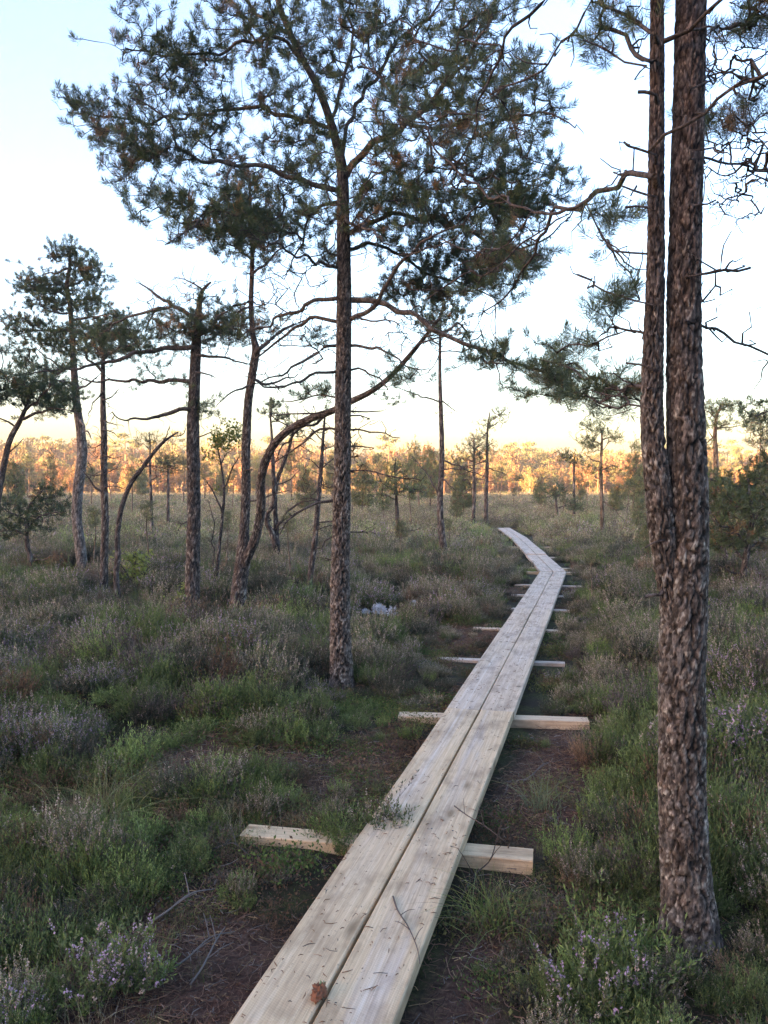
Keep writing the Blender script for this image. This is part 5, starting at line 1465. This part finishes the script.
s = RNG.uniform(.75, 1.3, n) * np.where(y < 150, .5, 1.0) * (1 + .22 * sstep(10, -60, x)) * (.8 + .4 * fbm(x / 14, y / 30, 55, 2))
vi = RNG.choice([0, 1, 2, 3, 4, 5, 6], n, p=[.17, .14, .15, .13, .10, .06, .25])
scatter('far_wood', 'distant sunlit golden wood along the edge of the bog', 'woodland', FM, place(x, y), np.c_[np.zeros((n, 2)), RNG.random(n) * 6.28], np.c_[s, s, s * RNG.uniform(.9, 1.1, n)], vi)

def spruce(seed, H=13.0):
    r = np.random.default_rng(seed); mb = MB()
    mb.tube([(0, 0, -.3), (0, 0, H)], [.18, .02], 6, (.12, .09, .07))
    n = 900; h = r.random(n) ** .8; a = r.random(n) * 6.28; rr = (1.02 - h) * H * .19 * r.random(n) ** .4 + .12
    P = np.c_[np.cos(a) * rr, np.sin(a) * rr, h * H]; z = r.uniform(.25, .5, (n, 1))
    aa = norm(r.normal(0, 1, (n, 3))); b, c2 = frames(aa)
    V = np.stack([P - b * z, P - c2 * z * .6, P + b * z, P + c2 * z * .6], 1).reshape(-1, 3)
    mb.add(V, None, np.arange(n)[:, None] * 4 + np.arange(4)[None], np.tile(np.array((.03, .05, .025)), (n * 4, 1)))
    return mb.mesh('spruce', M_far, smooth=False)
SM = [spruce(620), spruce(621), spruce(622)]
n = 2000
y = RNG.uniform(-52, -32, n); x = RNG.uniform(-265, 70, n)
s = RNG.uniform(.95, 1.12, n)
scatter('spruce_wood', 'dense dark spruce wood behind the viewer at the near edge of the bog', 'woodland', SM, place(x, y), np.c_[np.zeros((n, 2)), RNG.random(n) * 6.28], np.c_[s, s, s], RNG.integers(0, 3, n))
# ------------------------------------------------------------------ single plants and small things one can point at
def plant(name, me, x, y, s, label, cat, group=None, lift=-.01, rz=0.0):
    o = bpy.data.objects.new(name, me); COL.objects.link(o)
    o.location = (x, y, zg(x, y) + lift); o.scale = (s, s, s); o.rotation_euler = (0, 0, rz)
    return tag(o, label, cat, group)
def at(xp, yp):
    D = bdepth(xp, yp); return px(xp, yp, D)[0], D
x, y = at(490, 935); plant('grass_tussock', grass_mesh(701, 170, .30, .0030, .05, (.12, .20, .05), (.24, .29, .10), .22, 1.5), x, y, 1.0, 'fan of fine green grass right of the nearest part of the boardwalk', 'grass tussock')
x, y = at(100, 838); plant('grass_tussock', grass_mesh(702, 190, .44, .0034, .07, (.13, .19, .07), (.25, .28, .13), .25, 1.5), x, y, 1.0, 'large arching pale green grass tussock in the heather at left', 'grass tussock')
x, y = at(540, 815); plant('grass_tussock', grass_mesh(703, 120, .28, .0034, .045, (.14, .20, .11), (.22, .27, .15), .15, 1.0), x, y, 1.0, 'blue-green grass tussock right of the boardwalk, beyond the nearest cross beam', 'grass tussock')
x, y = at(378, 800); plant('grass_tussock', grass_mesh(704, 110, .22, .003, .05, (.07, .13, .04), (.12, .18, .06), .15, 1.2), x, y, 1.0, 'grass tussock brushing the left side of the boardwalk', 'grass tussock')
x, y = at(345, 846); plant('grass_tussock', grass_mesh(706, 120, .20, .003, .06, (.10, .17, .05), (.18, .23, .08), .15, 1.0), x, y, 1.0, 'grass tussock hiding the middle of the nearest cross beam\'s left part', 'grass tussock')
x, y = at(60, 1010); plant('grass_tussock', grass_mesh(705, 90, .26, .0026, .06, (.07, .13, .03), (.12, .17, .05), .15, .9), x, y, 1.0, 'upright green grass in the bottom left corner', 'grass tussock')
def heather_bush(xp, yp, n, spread, kinds, s, label, seed):
    x0, y0 = at(xp, yp); r = np.random.default_rng(seed)
    root = empty('heather_bush', (x0, y0, zg(x0, y0)), label, 'heather bush')
    for i in range(n):
        q = r.normal(0, spread, 2)
        o = bpy.data.objects.new('sprigs', SPRIG[kinds[i % len(kinds)]][r.integers(0, 2)]); COL.objects.link(o); o.parent = root
        o.location = (q[0], q[1], zg(x0 + q[0], y0 + q[1]) - zg(x0, y0) - .01); k = s * r.uniform(.85, 1.15); o.scale = (k, k, k); o.rotation_euler = (0, 0, r.random() * 6.28)
heather_bush(742, 775, 16, .15, ['flower', 'flower', 'green'], 1.35, 'pink-flowering heather bush at the right edge', 801)
heather_bush(600, 1005, 9, .11, ['flower', 'bright', 'green'], .85, 'green heather bush with pink flower spikes at the bottom, right of the boardwalk', 802)
heather_bush(125, 1000, 7, .10, ['flower', 'bright'], .8, 'heather bush with lilac spikes in the lower left foreground', 803)
heather_bush(378, 848, 5, .05, ['green', 'dry'], .80, 'heather sprigs hanging over the left edge of the boardwalk', 804)
heather_bush(740, 690, 8, .16, ['dry', 'flower'], 1.1, 'brownish faded heather bush right of the thick double trunk', 805)

heather_bush(322, 852, 6, .07, ['green', 'bright'], .62, 'low green heather sprigs in front of the nearest cross beam\'s left part', 806)
# pale wispy lichen tufts beside the tall straight pine
def cushion(seed, rx, rz):
    """an open, wispy tuft of pale branching strands"""
    r = np.random.default_rng(seed); mb = MB(); n = int(900 * (rx / .1) ** 1.3)
    d = norm(r.normal(0, 1, (n, 3))); d[:, 2] = np.abs(d[:, 2])
    lump = .7 + .6 * vnoise(d[:, 0] * 2.5 + seed, d[:, 1] * 2.5 + d[:, 2] * 2, seed)
    P = d * (r.random((n, 1)) ** .35) * lump[:, None] * np.array((rx, rx * .8, rz))
    t_ = norm(r.normal(0, 1, (n, 3)) + d * .8); ln = r.uniform(.012, .04, (n, 1)); s = norm(np.cross(t_, r.normal(0, 1, (n, 3)))) * .0035
    V = np.stack([P - s, P + s, P + t_ * ln + s * .4, P + t_ * ln - s * .4], 1).reshape(-1, 3)
    c = np.array((.56, .62, .67)) * r.uniform(.75, 1.15, (n, 1))
    mb.add(V, None, np.arange(n)[:, None] * 4 + np.arange(4)[None], np.repeat(c, 4, 0))
    return mb.mesh('lichen_tuft', M_lichen, smooth=False)
for i, (xp, yp, rx, rz, lab) in enumerate([(380, 614, .10, .13, 'largest bluish-white wispy lichen tuft, right of the tall straight pine'), (393, 617, .08, .12, 'bluish-white wispy lichen tuft touching the right side of the largest one'),
                                          (386, 598, .07, .09, 'bluish-white wispy lichen tuft behind the largest one'), (366, 614, .045, .06, 'small white wispy lichen tuft between the tall straight pine and the largest tuft'),
                                          (384, 624, .035, .06, 'small white wispy lichen tuft in front of the largest one'), (414, 606, .045, .07, 'pale wispy lichen tuft farther right, halfway to the boardwalk')]):
    x, y = at(xp, yp + 2); plant('lichen_tuft', cushion(820 + i, rx, rz), x, y, 1.0, lab, 'lichen', None, .03)

# fallen twigs
def twig(name, pts, r0, label, col=(.09, .065, .055), forks=()):
    P = np.array(pts, float); mb = MB(); c = P[0].copy()
    Q = catmull(P, 14); mb.tube(Q - c, np.linspace(r0, r0 * .35, 14), 6, col)
    for (i, v) in forks:
        F = catmull([Q[i], Q[i] + np.array(v) * .55 + (0, 0, .006), Q[i] + np.array(v)], 7); mb.tube(F - c, np.linspace(r0 * .55, r0 * .25, 7), 5, col)
    o = mb.obj(name, M_litter, None, True, c)
    return tag(o, label, 'twig')
def onb(xp, yp, dz=.004):       # a point of the boardwalk's top under a pixel
    d = (CAM_Z - PTOP) * FPX / (yp - 487) / 1.0
    p = px(xp, yp, d); p[2] = PTOP + dz + .006; return p
twig('fallen_twig', [onb(393, 905), onb(398, 920), onb(408, 936), onb(417, 958), onb(420, 975)], .0032, 'thin forked dead twig lying across the right-hand plank', forks=((4, (.05, .02, .01)), (7, (-.05, .04, .008)), (9, (.03, .06, .012))))
p = onb(463, 832); twig('fallen_twig', [p + (-.03, .10, .05), p + (.02, .03, .035), p + (.09, -.05, .02), p + (.17, -.12, -.02)], .0032, 'dark twig sticking over the edge of the plank above the nearest cross beam', forks=((3, (.0, .05, .05)), (6, (.03, .05, .06)), (8, (-.02, .04, .07))))
q = px(485, 872, 3.35); q[2] = .09
twig('fallen_twig', [q + (-.14, -.25, -.07), q + (-.06, -.1, -.02), q + (.02, 0, .0), q + (.06, .08, .06), q + (.08, .1, .12)], .0042, 'dead branch leaning on the end of the nearest cross beam', forks=((5, (-.06, .07, .08)), (8, (.05, -.02, .08))))
for (xa, ya, xb, yb, rr, lab) in [(150, 935, 215, 905, .0055, 'dead grey branch lying on bare peat left of the boardwalk'), (170, 985, 235, 950, .004, 'tangled pale twig near the lower left part of the boardwalk'), (190, 1000, 225, 945, .004, 'darker twig crossing the pale one by the lower left part of the boardwalk'), (205, 860, 250, 870, .004, 'thin twig beside the left end of the nearest cross beam'), (520, 790, 560, 770, .004, 'thin dead twig on the peat right of the boardwalk\'s middle')]:
    A = np.r_[at(xa, ya), 0]; B = np.r_[at(xb, yb), 0]; A[2] = zg(*A[:2]) + .02; B[2] = zg(*B[:2]) + .04
    m_ = (A + B) / 2 + (.02, .03, .03); twig('fallen_twig', [A, A * .6 + m_ * .4 + (.01, -.02, .01), m_, B], rr, lab, (.12, .10, .09), ((4, (.08, .05, .03)), (8, (-.04, .09, .04))))

# reddish moss clump on the planks
def clump():
    r = np.random.default_rng(5); mb = MB(); nu, nv = 28, 16
    a = np.arange(nu) / nu * 6.2832; v = np.linspace(-.3, math.pi / 2, nv); A, Vv = np.meshgrid(a, v)
    d = np.stack([np.cos(A) * np.cos(Vv), np.sin(A) * np.cos(Vv), np.sin(Vv)], -1)
    k = 1 + .7 * (vnoise(A * 1.59 * 2, Vv * 4, 3) - .5) + .5 * (vnoise(d[..., 0] * 6, d[..., 1] * 6, 9) - .5)
    V = (d * k[..., None] * np.array((.022, .032, .022))).reshape(-1, 3)
    i = np.arange(nv - 1)[:, None] * nu; j = np.arange(nu)[None]; kk = (j + 1) % nu
    mb.add(V, None, np.stack([i + j, i + kk, i + nu + kk, i + nu + j], -1).reshape(-1, 4), (.22, .085, .05))
    return mb
p = onb(319, 1006); mc = clump().obj('moss_clump', M_lichen, None, True, p); tag(mc, 'little reddish-brown moss clump with a green sprig on the gap between the nearest planks', 'moss clump')
sp_ = MB(); r_ = np.random.default_rng(8)
for i in range(26):
    b0 = np.array([.004, .018, .012]) + r_.normal(0, .004, 3); d_ = norm(np.array([[r_.normal(0, 1), r_.normal(.3, 1), abs(r_.normal(.6, .5))]]))[0]
    ribbon(sp_, np.array([b0, b0 + d_ * .007, b0 + d_ * .014]), .004, np.array((.10, .20, .08)) * r_.uniform(.7, 1.3), r_)
s_o = sp_.obj('green_sprig', M_grass, mc)

# litter on the planks: dry heather bits and needles
lt = MB(); r_ = np.random.default_rng(12); cnt = 0
for i in range(1300):
    yv = 1.9 + (r_.random() ** 1.5) * 12.4
    xc = .644 + .2605 * (yv - 5.52); off = r_.uniform(-.215, .215)
    if abs(off) < .012 or r_.random() > .25 + 1.3 * float(vnoise(np.array([off * 9]), np.array([yv * 2.2]), 5)[0] > .45): continue
    a = r_.random() * 6.28
    ln = min(.022, .003 + r_.exponential(.0055)) * (1.0 if yv < 6 else 1.4); d_ = np.array([math.cos(a), math.sin(a), 0])
    p = np.array([xc + off, yv - off * .26, PTOP + .0075])
    c = np.array((.27, .135, .08)) * r_.uniform(.5, 1.4) if r_.random() < .85 else np.array((.10, .08, .07))
    lt.tube([p - d_ * ln, p + (0, 0, .002) + np.array([-d_[1], d_[0], 0]) * ln * r_.normal(0, .25), p + d_ * ln], [.0006 + .0006 * r_.random(), .0012 + .0009 * r_.random(), .0006], 4, c)
tag(lt.obj('plank_litter', M_litter), 'dry brown heather bits scattered on the planks', 'litter', None, 'stuff')

# nail heads where the planks cross the beams
for bi, (x0, y0, x1, y1, gr, wd) in enumerate(SL[:5]):
    A = gpx(x0, y0, .07); B = gpx(x1, y1, .07); mid = (A + B) / 2; dn = (B - A) / np.hypot(*(B - A))
    yv = mid[1]
    for off in (-.16, -.07, .07, .16):
        sgn = 1 if off > 0 else -1
        q = np.array([.644 + .2605 * (yv - 5.52) + off, yv + off * (dn[1] / dn[0]) + float(RNG.normal(0, .012))])
        mb = MB(); an_ = np.arange(9) / 9 * 6.2832
        ring = np.c_[np.cos(an_) * .0042, np.sin(an_) * .0042, np.zeros(9)]
        mb.add(np.vstack([ring * (1, 1, 1) - (0, 0, .003), ring + (0, 0, .0012), [(0, 0, .0018)]]), np.stack([np.full(9, 18), 9 + np.arange(9), 9 + (np.arange(9) + 1) % 9], 1), np.stack([np.arange(9), (np.arange(9) + 1) % 9, 9 + (np.arange(9) + 1) % 9, 9 + np.arange(9)], 1), (.16, .14, .13))
        no = mb.obj('nail', M_litter, boardwalk, False); no.location = (q[0] - BWO[0], q[1] - BWO[1], PTOP + .0055)

# thin morning haze over the whole bog
hz = MB()
x0, x1, y0, y1, z0, z1 = -400, 400, -75, 770, -2.0, 19.0
hz.add([(x0, y0, z0), (x1, y0, z0), (x1, y1, z0), (x0, y1, z0), (x0, y0, z1), (x1, y0, z1), (x1, y1, z1), (x0, y1, z1)], None,
       [(0, 3, 2, 1), (4, 5, 6, 7), (0, 1, 5, 4), (1, 2, 6, 5), (2, 3, 7, 6), (3, 0, 4, 7)])
hm = bpy.data.materials.new('haze'); hm.use_nodes = True
ht = hm.node_tree; ht.nodes.remove(ht.nodes['Principled BSDF'])
pv = ht.nodes.new('ShaderNodeVolumePrincipled'); pv.inputs['Color'].default_value = (.92, .94, .96, 1); pv.inputs['Density'].default_value = 0.0006
ht.links.new(pv.outputs[0], ht.nodes['Material Output'].inputs['Volume'])
ho = hz.obj('haze', hm, None, False)
tag(ho, 'thin pale morning haze over the bog', 'haze', None, 'stuff')
